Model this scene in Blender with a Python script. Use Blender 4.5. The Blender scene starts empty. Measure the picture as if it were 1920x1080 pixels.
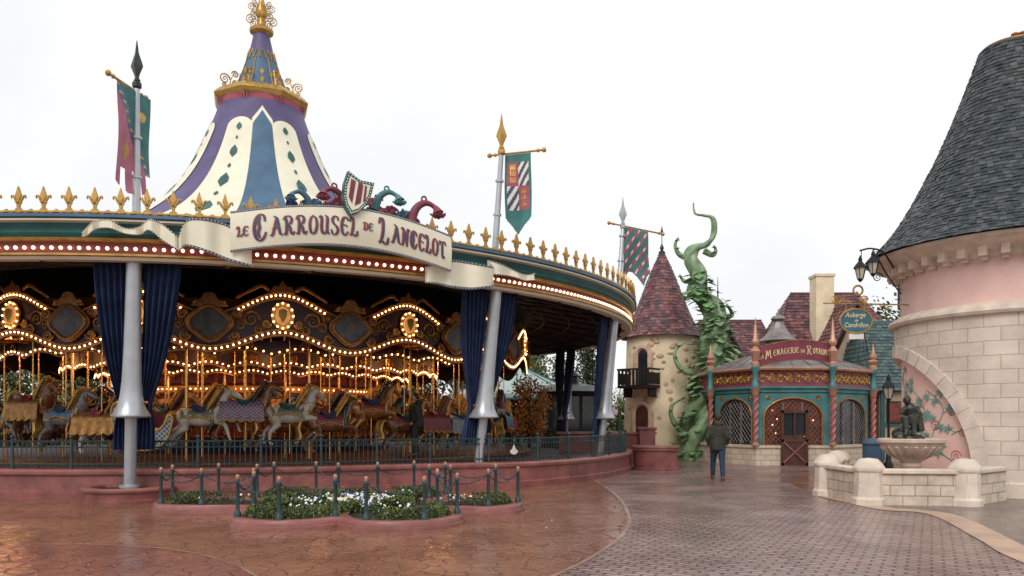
import bpy,bmesh,math,random
from mathutils import Vector,Matrix
random.seed(7)
sc=bpy.context.scene; COL=sc.collection
PI=math.pi; R=math.radians; cos=math.cos; sin=math.sin
def V(*a): return Vector(a)
# ------------------------------------------------------------ materials
def nt(name):
    m=bpy.data.materials.new(name); m.use_nodes=True; t=m.node_tree
    return m,t,t.nodes['Principled BSDF']
def rgba(c): return (c[0],c[1],c[2],1)
def mat(name,col,rough=.5,metal=0,var=.15,scale=3,bump=0,bs=30,col2=None,emit=0,ecol=None,coat=0):
    m,t,b=nt(name); N=t.nodes; L=t.links
    tc=N.new('ShaderNodeTexCoord'); no=N.new('ShaderNodeTexNoise'); no.inputs['Scale'].default_value=scale; no.inputs['Detail'].default_value=6
    L.new(tc.outputs['Object'],no.inputs['Vector'])
    mr=N.new('ShaderNodeMapRange'); mr.inputs[1].default_value=.3; mr.inputs[2].default_value=.7; L.new(no.outputs['Fac'],mr.inputs[0])
    mx=N.new('ShaderNodeMix'); mx.data_type='RGBA'
    c2=col2 or tuple(min(1,c*(1+var)) for c in col)
    mx.inputs[6].default_value=rgba(tuple(c*(1-var) for c in col) if not col2 else col); mx.inputs[7].default_value=rgba(c2)
    L.new(mr.outputs[0],mx.inputs[0]); L.new(mx.outputs[2],b.inputs['Base Color'])
    b.inputs['Roughness'].default_value=rough; b.inputs['Metallic'].default_value=metal; b.inputs['Coat Weight'].default_value=coat
    if bump:
        n2=N.new('ShaderNodeTexNoise'); n2.inputs['Scale'].default_value=bs; n2.inputs['Detail'].default_value=5; L.new(tc.outputs['Object'],n2.inputs['Vector'])
        bp=N.new('ShaderNodeBump'); bp.inputs['Strength'].default_value=bump; bp.inputs['Distance'].default_value=.03
        L.new(n2.outputs['Fac'],bp.inputs['Height']); L.new(bp.outputs[0],b.inputs['Normal'])
    if emit:
        b.inputs['Emission Color'].default_value=rgba(ecol or col); b.inputs['Emission Strength'].default_value=emit
    return m
def brick(name,c1,c2,mo,w=.4,h=.2,ms=.012,rough=.8,bump=.5,nscale=1.2,nvar=.35,wet=None,rot=0,offs=.5,dist=0):
    m,t,b=nt(name); N=t.nodes; L=t.links
    tc=N.new('ShaderNodeTexCoord'); mp=N.new('ShaderNodeMapping'); mp.inputs['Rotation'].default_value=(0,0,rot)
    L.new(tc.outputs['UV'],mp.inputs[0]); vec=mp.outputs[0]
    if dist:
        nn=N.new('ShaderNodeTexNoise'); nn.inputs['Scale'].default_value=3; L.new(vec,nn.inputs['Vector'])
        va=N.new('ShaderNodeVectorMath'); va.operation='SCALE'; va.inputs['Scale'].default_value=dist; L.new(nn.outputs['Color'],va.inputs[0])
        vb=N.new('ShaderNodeVectorMath'); L.new(vec,vb.inputs[0]); L.new(va.outputs[0],vb.inputs[1]); vec=vb.outputs[0]
    br=N.new('ShaderNodeTexBrick'); L.new(vec,br.inputs['Vector']); br.offset=offs
    br.inputs['Scale'].default_value=1; br.inputs['Brick Width'].default_value=w; br.inputs['Row Height'].default_value=h; br.inputs['Mortar Size'].default_value=ms; br.inputs['Mortar Smooth'].default_value=.3
    br.inputs['Color1'].default_value=rgba(c1); br.inputs['Color2'].default_value=rgba(c2); br.inputs['Mortar'].default_value=rgba(mo)
    no=N.new('ShaderNodeTexNoise'); no.inputs['Scale'].default_value=nscale; no.inputs['Detail'].default_value=8; no.inputs['Roughness'].default_value=.65; L.new(tc.outputs['UV'],no.inputs['Vector'])
    mr=N.new('ShaderNodeMapRange'); mr.inputs[1].default_value=.3; mr.inputs[2].default_value=.7; mr.inputs[3].default_value=1-nvar; mr.inputs[4].default_value=1+nvar*.5; L.new(no.outputs['Fac'],mr.inputs[0])
    mu=N.new('ShaderNodeVectorMath'); mu.operation='MULTIPLY'; L.new(br.outputs['Color'],mu.inputs[0]); L.new(mr.outputs[0],mu.inputs[1]); L.new(mu.outputs[0],b.inputs['Base Color'])
    bp=N.new('ShaderNodeBump'); bp.inputs['Strength'].default_value=bump; bp.inputs['Distance'].default_value=.02; bp.invert=True
    L.new(br.outputs['Fac'],bp.inputs['Height'])
    n3=N.new('ShaderNodeTexNoise'); n3.inputs['Scale'].default_value=14; n3.inputs['Detail'].default_value=4; L.new(tc.outputs['UV'],n3.inputs['Vector'])
    b2=N.new('ShaderNodeBump'); b2.inputs['Strength'].default_value=bump*.5; b2.inputs['Distance'].default_value=.03; L.new(n3.outputs['Fac'],b2.inputs['Height']); L.new(bp.outputs[0],b2.inputs['Normal']); L.new(b2.outputs[0],b.inputs['Normal'])
    if wet:
        n4=N.new('ShaderNodeTexNoise'); n4.inputs['Scale'].default_value=.55; n4.inputs['Detail'].default_value=6; L.new(tc.outputs['UV'],n4.inputs['Vector'])
        m4=N.new('ShaderNodeMapRange'); m4.inputs[1].default_value=.42; m4.inputs[2].default_value=.6; m4.inputs[3].default_value=wet[0]; m4.inputs[4].default_value=wet[1]
        L.new(n4.outputs['Fac'],m4.inputs[0]); L.new(m4.outputs[0],b.inputs['Roughness'])
    else: b.inputs['Roughness'].default_value=rough
    return m
def stamped(name,c1,c2,wet):
    m,t,b=nt(name); N=t.nodes; L=t.links
    tc=N.new('ShaderNodeTexCoord')
    no=N.new('ShaderNodeTexNoise'); no.inputs['Scale'].default_value=.8; no.inputs['Detail'].default_value=10; no.inputs['Roughness'].default_value=.7; L.new(tc.outputs['UV'],no.inputs['Vector'])
    mr=N.new('ShaderNodeMapRange'); mr.inputs[1].default_value=.32; mr.inputs[2].default_value=.68; L.new(no.outputs['Fac'],mr.inputs[0])
    mx=N.new('ShaderNodeMix'); mx.data_type='RGBA'; mx.inputs[6].default_value=rgba(c1); mx.inputs[7].default_value=rgba(c2); L.new(mr.outputs[0],mx.inputs[0])
    n2=N.new('ShaderNodeTexNoise'); n2.inputs['Scale'].default_value=2.5; L.new(tc.outputs['UV'],n2.inputs['Vector'])
    va=N.new('ShaderNodeVectorMath'); va.operation='SCALE'; va.inputs['Scale'].default_value=.25; L.new(n2.outputs['Color'],va.inputs[0])
    vb=N.new('ShaderNodeVectorMath'); L.new(tc.outputs['UV'],vb.inputs[0]); L.new(va.outputs[0],vb.inputs[1])
    vo=N.new('ShaderNodeTexVoronoi'); vo.feature='DISTANCE_TO_EDGE'; vo.inputs['Scale'].default_value=3.4; L.new(vb.outputs[0],vo.inputs['Vector'])
    m2=N.new('ShaderNodeMapRange'); m2.inputs[1].default_value=0; m2.inputs[2].default_value=.06; L.new(vo.outputs['Distance'],m2.inputs[0])
    m3=N.new('ShaderNodeMapRange'); m3.inputs[3].default_value=.5; m3.inputs[4].default_value=1; L.new(m2.outputs[0],m3.inputs[0])
    mu=N.new('ShaderNodeVectorMath'); mu.operation='MULTIPLY'; L.new(mx.outputs[2],mu.inputs[0]); L.new(m3.outputs[0],mu.inputs[1]); L.new(mu.outputs[0],b.inputs['Base Color'])
    n3=N.new('ShaderNodeTexNoise'); n3.inputs['Scale'].default_value=9; n3.inputs['Detail'].default_value=5; L.new(tc.outputs['UV'],n3.inputs['Vector'])
    ad=N.new('ShaderNodeMath'); ad.operation='MULTIPLY_ADD'; ad.inputs[1].default_value=.8; L.new(n3.outputs['Fac'],ad.inputs[0]); L.new(m2.outputs[0],ad.inputs[2])
    bp=N.new('ShaderNodeBump'); bp.inputs['Strength'].default_value=.45; bp.inputs['Distance'].default_value=.03; L.new(ad.outputs[0],bp.inputs['Height']); L.new(bp.outputs[0],b.inputs['Normal'])
    n4=N.new('ShaderNodeTexNoise'); n4.inputs['Scale'].default_value=.45; n4.inputs['Detail'].default_value=7; L.new(tc.outputs['UV'],n4.inputs['Vector'])
    m4=N.new('ShaderNodeMapRange'); m4.inputs[1].default_value=.42; m4.inputs[2].default_value=.62; m4.inputs[3].default_value=wet[0]; m4.inputs[4].default_value=wet[1]
    L.new(n4.outputs['Fac'],m4.inputs[0]); L.new(m4.outputs[0],b.inputs['Roughness'])
    return m
def checkmat(name,c1,c2,scale,rot=PI/4,rough=.35):
    m,t,b=nt(name); N=t.nodes; L=t.links
    tc=N.new('ShaderNodeTexCoord'); mp=N.new('ShaderNodeMapping'); mp.inputs['Rotation'].default_value=(0,0,rot); L.new(tc.outputs['UV'],mp.inputs[0])
    ch=N.new('ShaderNodeTexBrick'); ch.offset=0; ch.inputs['Scale'].default_value=1; ch.inputs['Brick Width'].default_value=scale; ch.inputs['Row Height'].default_value=scale; ch.inputs['Mortar Size'].default_value=scale*.09
    ch.inputs['Color1'].default_value=rgba(c1); ch.inputs['Color2'].default_value=rgba(tuple(c*1.6 for c in c1)); ch.inputs['Mortar'].default_value=rgba(c2)
    L.new(mp.outputs[0],ch.inputs['Vector']); L.new(ch.outputs['Color'],b.inputs['Base Color']); b.inputs['Roughness'].default_value=rough
    return m
X={}
X['gold']=mat('gold_paint',(.48,.28,.07),.38,.55,.25,6,.15,40)
X['goldd']=mat('old_gold',(.36,.17,.05),.4,.6,.35,9,.2,40)
X['brass']=mat('brass',(.75,.42,.12),.25,.9,.1)
X['purple']=mat('purple_canvas',(.10,.075,.18),.55,0,.2,1.5,.1,8)
X['cream']=mat('cream_canvas',(.80,.75,.58),.55,0,.08,1.2,.1,8)
X['blue']=mat('blue_canvas',(.06,.13,.21),.5,0,.2,1.5,.1,8)
X['teal']=mat('teal_paint',(.018,.09,.09),.4,0,.25,2,.1,20)
X['tealm']=mat('pale_teal_paint',(.06,.20,.20),.5,0,.25,2,.1,20)
X['navy']=mat('navy_velvet',(.012,.028,.085),.8,0,.35,4,.2,30)
X['ink']=mat('slate_blue_ink',(.07,.075,.12),.6,0,.2,5)
X['inkr']=mat('faded_red_ink',(.48,.07,.06),.6,0,.2,5)
X['red']=mat('deep_red_paint',(.17,.022,.022),.45,0,.25,3)
X['burg']=mat('burgundy_paint',(.20,.035,.06),.5,0,.25,3,.1,20)
X['crimson']=mat('crimson_cloth',(.38,.09,.12),.75,0,.2,3)
X['tealc']=mat('teal_cloth',(.05,.18,.17),.75,0,.2,3)
X['silver']=mat('silver_paint',(.45,.47,.49),.35,.5,.12,3,.08,12)
X['dark']=mat('dark_wood',(.018,.014,.012),.6,0,.3,5)
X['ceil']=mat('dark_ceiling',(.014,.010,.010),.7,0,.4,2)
X['board']=mat('board_paint',(.04,.014,.016),.4,0,.5,4)
X['redwall']=mat('red_rendered_wall',(.22,.07,.06),.5,0,.35,2.5,.3,18)
X['redcap']=mat('red_wall_cap',(.29,.11,.095),.35,0,.3,2,.2,18)
X['iron']=mat('dark_green_iron',(.035,.065,.07),.4,.3,.25,6)
X['black']=mat('black_iron',(.015,.016,.018),.4,.4,.2,6)
X['bulb']=mat('warm_bulb',(1,.75,.4),.4,0,0,emit=8,ecol=(1,.48,.18))
X['bulb2']=mat('rim_bulb',(1,.85,.65),.4,0,0,emit=3.2,ecol=(1,.68,.40))
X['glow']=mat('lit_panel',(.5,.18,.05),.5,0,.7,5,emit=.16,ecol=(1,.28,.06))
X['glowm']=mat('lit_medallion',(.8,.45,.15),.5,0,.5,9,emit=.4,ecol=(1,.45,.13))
X['paint']=mat('landscape_painting',(.04,.05,.06),.35,0,0,4,col2=(.16,.15,.13))
X['white']=mat('white_paint',(.72,.70,.65),.35,0,.1,4)
X['slate']=[mat('slate_%s'%n,c,.5,0,.3,5,.35,25) for n,c in (('blue',(.026,.036,.042)),('grey',(.045,.054,.056)),('green',(.02,.032,.033)),('pale',(.07,.078,.077)))]
X['tile']=[mat('roof_tile_%s'%n,c,.5,0,.25,5,.3,25) for n,c in (('red',(.17,.05,.05)),('plum',(.11,.045,.055)),('brown',(.22,.09,.08)),('dark',(.07,.03,.035)))]
X['gtile']=[mat('green_tile_%s'%n,c,.5,0,.25,5,.3,25) for n,c in (('a',(.055,.095,.09)),('b',(.075,.115,.105)),('c',(.035,.06,.06)))]
X['pink']=mat('pink_render',(.76,.50,.44),.75,0,.10,1.3,.25,14)
X['pinkd']=mat('salmon_render',(.84,.54,.45),.75,0,.1,1.3,.2,14)
X['stone']=brick('pale_stone_blocks',(.72,.60,.50),(.63,.52,.43),(.45,.36,.29),.62,.3,.011,.8,.4,1.5,.22,dist=.02)
X['stonec']=mat('carved_stone',(.68,.57,.47),.75,0,.18,3,.3,18)
X['bowls']=mat('pink_stone_bowl',(.60,.45,.36),.7,0,.25,3,.3,18)
X['stonef']=brick('fountain_stone_blocks',(.70,.58,.46),(.58,.47,.37),(.38,.3,.23),.45,.2,.012,.75,.6,2.5,.35,dist=.03)
X['ochre']=mat('ochre_render',(.80,.66,.45),.8,0,.15,1.6,.4,10)
X['rub']=mat('rubble_stone',(.55,.38,.27),.8,0,.3,3,.3,20)
X['leafg']=mat('vine_green',(.16,.30,.12),.5,0,.4,4,.3,20,coat=.1)
X['vine']=mat('vine_stalk',(.20,.30,.16),.45,0,.4,3,.35,10,coat=.1)
X['leafd']=mat('dark_foliage',(.022,.045,.022),.7,0,.5,2)
X['leafm']=mat('mid_foliage',(.06,.10,.03),.7,0,.45,2)
X['leafy']=mat('yellow_foliage',(.22,.20,.06),.7,0,.35,2)
X['leafo']=mat('orange_foliage',(.62,.28,.07),.7,0,.35,3)
X['bark']=mat('bark',(.06,.045,.035),.9,0,.3,8,.5,20)
X['soil']=mat('soil',(.03,.022,.018),.9,0,.4,6,.5,30)
X['window']=mat('dark_glass',(.02,.025,.03),.12,0,.2,3)
X['warmwin']=mat('warm_window',(.10,.02,.012),.3,0,.9,5,emit=.03,ecol=(1,.2,.05))
X['terra']=mat('copper_finial',(.48,.24,.16),.45,.3,.2,4)
X['lead']=mat('lead_roof',(.23,.20,.185),.35,.3,.35,3,.15,12)
X['bronze']=mat('bronze',(.05,.055,.045),.4,.6,.4,6,.2,20)
X['skin']=mat('skin',(.5,.3,.22),.5,0,.08)
X['jacket']=mat('olive_jacket',(.035,.038,.024),.8,0,.3,9,.4,25)
X['jeans']=mat('blue_jeans',(.018,.04,.08),.8,0,.25,9,.3,60)
X['shoe']=mat('brown_shoes',(.10,.04,.025),.5,0,.2,9)
X['hair']=mat('brown_hair',(.03,.02,.012),.7,0,.3,30)
X['diam']=checkmat('blue_white_diamonds',(.04,.08,.13),(.5,.48,.42),.085)
X['diamp']=checkmat('purple_gold_diamonds',(.08,.04,.13),(.42,.3,.18),.085)
X['diamg']=checkmat('green_gold_diamonds',(.02,.07,.055),(.42,.24,.07),.085)
X['hwhite']=mat('horse_white',(.50,.44,.37),.3,0,.15,5,coat=.3)
X['hgold']=mat('horse_gold',(.42,.18,.05),.3,.4,.3,5,coat=.3)
X['hbrown']=mat('horse_brown',(.16,.06,.022),.3,0,.35,5,coat=.3)
X['hgrey']=mat('horse_grey',(.16,.15,.15),.3,0,.45,7,coat=.3)
X['hblack']=mat('horse_black',(.025,.025,.03),.25,0,.3,5,coat=.3)
X['harm']=mat('blue_steel_armour',(.06,.10,.16),.3,.6,.3,5)
X['wood']=mat('brown_wood',(.08,.03,.018),.5,0,.3,5)
# ------------------------------------------------------------ mesh builder
ORG={}
class MB:
    def __init__(s): s.v=[];s.f=[];s.m=[];s.u=[]
    def add(s,vs,fs,m=0,uv=None):
        o=len(s.v); s.v+= [Vector(p) for p in vs]
        for i,f in enumerate(fs):
            s.f.append(tuple(o+k for k in f)); s.m.append(m if not isinstance(m,list) else m[i]); s.u.append(uv[i] if uv else None)
        return s
    def box(s,c,d,rz=0,m=0,M=None,taper=1):
        x,y,z=d[0]/2,d[1]/2,d[2]/2; vs=[]
        for k in (-1,1):
            q=taper if k>0 else 1
            for a,b in ((-1,-1),(1,-1),(1,1),(-1,1)): vs.append(V(a*x*q,b*y*q,k*z))
        rm=M if M else Matrix.Rotation(rz,3,'Z')
        vs=[rm@p+Vector(c) for p in vs]
        return s.add(vs,[(3,2,1,0),(4,5,6,7),(0,1,5,4),(1,2,6,5),(2,3,7,6),(3,0,4,7)],m)
    def tube(s,pts,r,n=8,m=0,cap=True,flat=1):
        pts=[Vector(p) for p in pts]; k=len(pts)
        if not isinstance(r,(list,tuple)): r=[r]*k
        vs=[];fs=[]; up=None
        for i,p in enumerate(pts):
            t=(pts[min(i+1,k-1)]-pts[max(i-1,0)])
            if t.length<1e-9: t=V(0,0,1)
            t.normalize()
            if up is None:
                up=V(0,0,1) if abs(t.z)<.9 else V(1,0,0)
            a=(up-t*up.dot(t))
            if a.length<1e-6: a=t.orthogonal()
            a.normalize(); up=a; b=t.cross(a)
            for j in range(n):
                w=2*PI*j/n; vs.append(p+(a*cos(w)+b*sin(w)*flat)*r[i])
        for i in range(k-1):
            for j in range(n):
                j2=(j+1)%n; fs.append((i*n+j,i*n+j2,(i+1)*n+j2,(i+1)*n+j))
        if cap: fs.append(tuple(range(n-1,-1,-1))); fs.append(tuple((k-1)*n+j for j in range(n)))
        return s.add(vs,fs,m)
    def lathe(s,prof,n=24,m=0,c=(0,0,0),a0=0,a1=2*PI,cap=False,fr=None):
        full=abs(a1-a0-2*PI)<1e-6; nn=n if full else n+1; vs=[];fs=[];uv=[];mm=[]
        L=[0]
        for i in range(1,len(prof)): L.append(L[-1]+math.hypot(prof[i][0]-prof[i-1][0],prof[i][1]-prof[i-1][1]))
        rr=max(p[0] for p in prof)
        for (r,z) in prof:
            for j in range(nn):
                a=a0+(a1-a0)*j/n
                p=V(r*cos(a),r*sin(a),z); 
                if fr: p=fr@p
                vs.append(p+Vector(c))
        for i in range(len(prof)-1):
            for j in range(n):
                j2=(j+1)%nn; fs.append((i*nn+j,i*nn+j2,(i+1)*nn+j2,(i+1)*nn+j))
                x0=rr*(a0+(a1-a0)*j/n); x1=rr*(a0+(a1-a0)*(j+1)/n)
                uv.append([(x0,L[i]),(x1,L[i]),(x1,L[i+1]),(x0,L[i+1])])
                mm.append(m[i] if isinstance(m,list) else m)
        if cap and full:
            fs.append(tuple(range(nn-1,-1,-1))); uv.append(None); mm.append(mm[0])
            fs.append(tuple((len(prof)-1)*nn+j for j in range(nn))); uv.append(None); mm.append(mm[-1])
        return s.add(vs,fs,mm,uv)
    def sph(s,c,r,n=12,k=8,m=0,M=None):
        if not isinstance(r,(list,tuple)): r=(r,r,r)
        vs=[];fs=[]
        vs.append(V(0,0,-r[2]))
        for i in range(1,k):
            f=-PI/2+PI*i/k
            for j in range(n):
                a=2*PI*j/n; vs.append(V(r[0]*cos(f)*cos(a),r[1]*cos(f)*sin(a),r[2]*sin(f)))
        vs.append(V(0,0,r[2])); T=len(vs)-1
        for j in range(n):
            j2=(j+1)%n; fs.append((0,1+j2,1+j)); b=1+(k-2)*n; fs.append((b+j,b+j2,T))
            for i in range(k-2): fs.append((1+i*n+j,1+i*n+j2,1+(i+1)*n+j2,1+(i+1)*n+j))
        if M: vs=[M@p for p in vs]
        return s.add([p+Vector(c) for p in vs],fs,m)
    def prism(s,poly,d,O,U,W,Nn,m=0,back=0):
        O=Vector(O);n=len(poly)
        a=[O+U*p[0]+W*p[1]+Nn*d for p in poly]; b=[O+U*p[0]+W*p[1]+Nn*back for p in poly]
        fs=[tuple(range(n)),tuple(range(2*n-1,n-1,-1))]+[(i,n+i,n+(i+1)%n,(i+1)%n) for i in range(n)]
        return s.add(a+b,fs,m)
    def grid(s,fn,nu,nv,m=0,uvf=None):
        vs=[fn(i/nu,j/nv) for j in range(nv+1) for i in range(nu+1)]; fs=[];uv=[]
        for j in range(nv):
            for i in range(nu):
                fs.append((j*(nu+1)+i,j*(nu+1)+i+1,(j+1)*(nu+1)+i+1,(j+1)*(nu+1)+i))
                if uvf: uv.append([uvf(a/nu,b/nv) for a,b in ((i,j),(i+1,j),(i+1,j+1),(i,j+1))])
        return s.add(vs,fs,m,uv if uvf else None)
    def mesh(s,name,mats,org=V(0,0,0),sharp=35):
        me=bpy.data.meshes.new(name); me.from_pydata([p-org for p in s.v],[],s.f); 
        if not isinstance(mats,(list,tuple)): mats=[mats]
        for q in mats: me.materials.append(q)
        me.polygons.foreach_set('material_index',s.m); me.polygons.foreach_set('use_smooth',[True]*len(s.f))
        ul=me.uv_layers.new(name='UVMap').data
        for p,u in zip(me.polygons,s.u):
            if u:
                for k,li in enumerate(p.loop_indices): ul[li].uv=u[k]
            else:
                n=p.normal; ax=max(range(3),key=lambda i:abs(n[i]))
                for li in p.loop_indices:
                    c=me.vertices[me.loops[li].vertex_index].co+org
                    ul[li].uv=(c.y,c.z) if ax==0 else ((c.x,c.z) if ax==1 else (c.x,c.y))
        me.set_sharp_from_angle(angle=R(sharp))
        return me
    def build(s,name,mats,parent=None,org=None,bevel=0,sharp=35):
        if parent is not None: org=ORG[parent]
        elif org is None: org=V(0,0,0)
        org=Vector(org)
        o=bpy.data.objects.new(name,s.mesh(name,mats,org,sharp)); COL.objects.link(o)
        if parent is not None: o.parent=parent
        else: o.location=org
        ORG[o]=org
        if bevel:
            b=o.modifiers.new('bevel','BEVEL'); b.width=bevel; b.segments=2; b.limit_method='ANGLE'; b.angle_limit=R(40)
        return o
def blob(mb,name,mats,parent=None,org=None,voxel=.03,smooth=3):
    me=bpy.data.meshes.new('tmp'); me.from_pydata([tuple(p) for p in mb.v],[],mb.f)
    o=bpy.data.objects.new('tmp',me); COL.objects.link(o)
    rm=o.modifiers.new('r','REMESH'); rm.mode='VOXEL'; rm.voxel_size=voxel
    if smooth: sm=o.modifiers.new('s','SMOOTH'); sm.iterations=smooth; sm.factor=.5
    dg=bpy.context.evaluated_depsgraph_get(); e=o.evaluated_get(dg); m2=bpy.data.meshes.new_from_object(e)
    q=MB(); q.v=[v.co.copy() for v in m2.vertices]; q.f=[tuple(p.vertices) for p in m2.polygons]; q.m=[0]*len(q.f); q.u=[None]*len(q.f)
    bpy.data.objects.remove(o); bpy.data.meshes.remove(m2); bpy.data.meshes.remove(me)
    return q.build(name,mats,parent,org,sharp=80)
def tag(o,label,cat,group=None,kind=None):
    if label: o['label']=label
    if cat: o['category']=cat
    if group: o['group']=group
    if kind: o['kind']=kind
    return o
def thing(name,label,cat,loc=(0,0,0),rz=0,group=None):
    o=bpy.data.objects.new(name,None); COL.objects.link(o); o.location=loc; o.rotation_euler=(0,0,rz); o.empty_display_size=.2
    ORG[o]=Vector(loc); return tag(o,label,cat,group)
def struct(o): o['kind']='structure'; return o
def text(s,size,weight=0,sx=1,sy=1,shear=0):
    c=bpy.data.curves.new('t','FONT'); c.body=s; c.size=size; c.offset=weight; c.align_x='CENTER'; c.align_y='CENTER'; c.resolution_u=4; c.shear=shear
    o=bpy.data.objects.new('t',c); COL.objects.link(o); dg=bpy.context.evaluated_depsgraph_get(); dg.update()
    me=bpy.data.meshes.new_from_object(o.evaluated_get(dg))
    v=[(p.co.x*sx,p.co.y*sy) for p in me.vertices]; f=[tuple(p.vertices) for p in me.polygons]
    bpy.data.objects.remove(o); bpy.data.meshes.remove(me); bpy.data.curves.remove(c)
    return v,f
ORD='first second third fourth fifth sixth seventh eighth ninth tenth eleventh twelfth thirteenth fourteenth fifteenth sixteenth seventeenth eighteenth nineteenth twentieth twenty-first twenty-second twenty-third twenty-fourth twenty-fifth twenty-sixth twenty-seventh twenty-eighth twenty-ninth thirtieth'.split()
def cat_rom(P,n=8):
    P=[Vector(p) for p in P]; out=[]
    for i in range(len(P)-1):
        a=P[max(i-1,0)];b=P[i];c=P[i+1];d=P[min(i+2,len(P)-1)]
        for k in range(n):
            t=k/n; out.append(.5*((2*b)+(c-a)*t+(2*a-5*b+4*c-d)*t*t+(3*b-a-3*c+d)*t**3))
    out.append(P[-1]); return out
# storybook capitals drawn with a broad pen
GL={'A':(.78,[((-.04,.02),(.08,.04),(.24,.5),(.36,1.0)),((.22,1.06),(.30,1.02),(.40,.92),(.52,.5),(.64,.08),(.78,.03)),((.12,.36),(.3,.42),(.52,.36))]),
'C':(.70,[((.60,.76),(.56,.94),(.36,1.02),(.14,.86),(.04,.5),(.12,.14),(.34,-.02),(.54,.06),(.66,.26)),((.34,.9),(.27,.7),(.32,.5),(.25,.3),(.33,.12))]),
'R':(.76,[((.02,.04),(.12,.02),(.16,.3),(.15,.7),(.08,.98)),((-.04,.86),(.08,1.0),(.34,1.03),(.52,.86),(.44,.62),(.17,.52)),((.26,.54),(.40,.4),(.48,.14),(.60,.0),(.74,.12))]),
'O':(.66,[((.30,1.0),(.12,.88),(.04,.5),(.12,.12),(.30,.0),(.48,.12),(.57,.5),(.48,.88),(.30,1.0))]),
'U':(.70,[((-.04,.92),(.04,1.0),(.12,.85),(.1,.4),(.18,.06),(.36,.02),(.50,.2)),((.42,1.02),(.54,.9),(.52,.4),(.56,.06),(.68,.04))]),
'S':(.56,[((.50,.80),(.42,.99),(.20,1.0),(.06,.80),(.18,.58),(.40,.42),(.50,.2),(.34,-.01),(.10,.02),(.02,.22))]),
'E':(.60,[((.54,.84),(.42,1.0),(.18,.92),(.05,.5),(.16,.1),(.36,-.01),(.56,.16)),((.08,.52),(.26,.56),(.46,.5))]),
'L':(.58,[((-.06,.82),(.04,1.02),(.18,.98),(.20,.6),(.15,.25),(.04,.02)),((.0,.04),(.16,.10),(.34,.0),(.50,.04),(.56,.24))]),
'N':(.72,[((.02,.02),(.12,.1),(.12,.9)),((-.04,.94),(.08,1.02),(.24,.8),(.42,.3),(.54,.02)),((.54,.0),(.54,.8),(.64,1.0),(.72,.92))]),
'T':(.66,[((-.02,.76),(.04,.98),(.30,.94),(.54,1.02),(.66,.86)),((.34,.96),(.28,.6),(.30,.2),(.40,.0),(.54,.08))]),
'D':(.66,[((.1,.02),(.14,.5),(.1,.98)),((-.04,.9),(.16,1.02),(.44,.92),(.58,.5),(.44,.1),(.2,-.01),(.0,.06))]),
'M':(.86,[((-.02,.04),(.08,.08),(.14,.98)),((.04,1.0),(.16,.96),(.28,.6),(.36,.3)),((.36,.3),(.46,.7),(.58,1.0)),((.58,1.0),(.64,.5),(.70,.06),(.84,.05))]),
'G':(.72,[((.60,.78),(.54,.95),(.34,1.02),(.14,.86),(.04,.5),(.12,.14),(.34,-.02),(.54,.06),(.60,.3)),((.38,.44),(.52,.48),(.70,.42))]),
'I':(.26,[((.0,.04),(.12,.06),(.12,.94),(.22,1.0))]),
'Y':(.62,[((-.04,.94),(.06,1.0),(.18,.8),(.28,.5)),((.60,1.02),(.50,.86),(.30,.5),(.28,.15),(.16,.0))])}
def calli(s,h,wt,sp=.10,sx=1,width=None):
    if width: sx=width/(h*(sum(GL[c][0]+sp for c in s)-sp))
    v=[];f=[];x0=0;k=0
    for ch in s:
        w,st=GL[ch]
        for P in st:
            Q=cat_rom([V(a,b,0) for a,b in P],5); n=len(Q); base=len(v); k+=1; dz=.0007*(k%5)
            Q=[V(p.x*h*sx,p.y*h,0) for p in Q]
            for i,p in enumerate(Q):
                t=(Q[min(i+1,n-1)]-Q[max(i-1,0)]).normalized(); nn=V(-t.y,t.x,0); e=min(1,.45+3*min(i,n-1-i)/n)
                ww=wt*(.30+.70*abs(t.y))*e*.5
                for sg_ in (-1,1): q=p+nn*ww*sg_; v.append((x0+q.x,q.y,dz))
            for i in range(n-1): a=base+2*i; f.append((a,a+2,a+3,a+1))
            for e in (0,-1):
                c=Q[e]; b0=len(v)
                for j in range(7): v.append((x0+c.x+wt*.36*cos(2*PI*j/7),c.y+wt*.36*sin(2*PI*j/7),dz+.0004))
                f.append(tuple(range(b0,b0+7)))
        x0+=(w+sp)*h*sx
    return [(a-x0/2+sp*h*sx/2,b-h/2,c) for a,b,c in v],f
F=1440
def at(px,py,Y): return V((px-960)*Y/F,Y,1.6+(790-py)*Y/F)
def gr(px,py,z=0):
    Y=(1.6-z)*F/(py-790); return V((px-960)*Y/F,Y,z)
# ------------------------------------------------------------ camera, world, sun
cam=bpy.data.cameras.new('camera'); co=bpy.data.objects.new('camera',cam); COL.objects.link(co); sc.camera=co
co.location=(0,0,1.6); co.rotation_euler=(R(90),0,0); cam.sensor_width=36; cam.lens=27; cam.shift_y=250/1920; cam.clip_end=2000; cam.clip_start=.1
w=bpy.data.worlds.new('World'); sc.world=w; w.use_nodes=True; T=w.node_tree; N=T.nodes; L=T.links; bg=N['Background']
sky=N.new('ShaderNodeTexSky'); sky.sky_type='NISHITA'; sky.sun_disc=False; sky.sun_elevation=R(40); sky.sun_rotation=R(200)
ms=N.new('ShaderNodeVectorMath'); ms.operation='SCALE'; ms.inputs['Scale'].default_value=.08; L.new(sky.outputs[0],ms.inputs[0])
tc=N.new('ShaderNodeTexCoord'); no=N.new('ShaderNodeTexNoise'); no.inputs['Scale'].default_value=1.3; no.inputs['Detail'].default_value=6; no.inputs['Distortion'].default_value=.4; L.new(tc.outputs['Generated'],no.inputs['Vector'])
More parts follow.
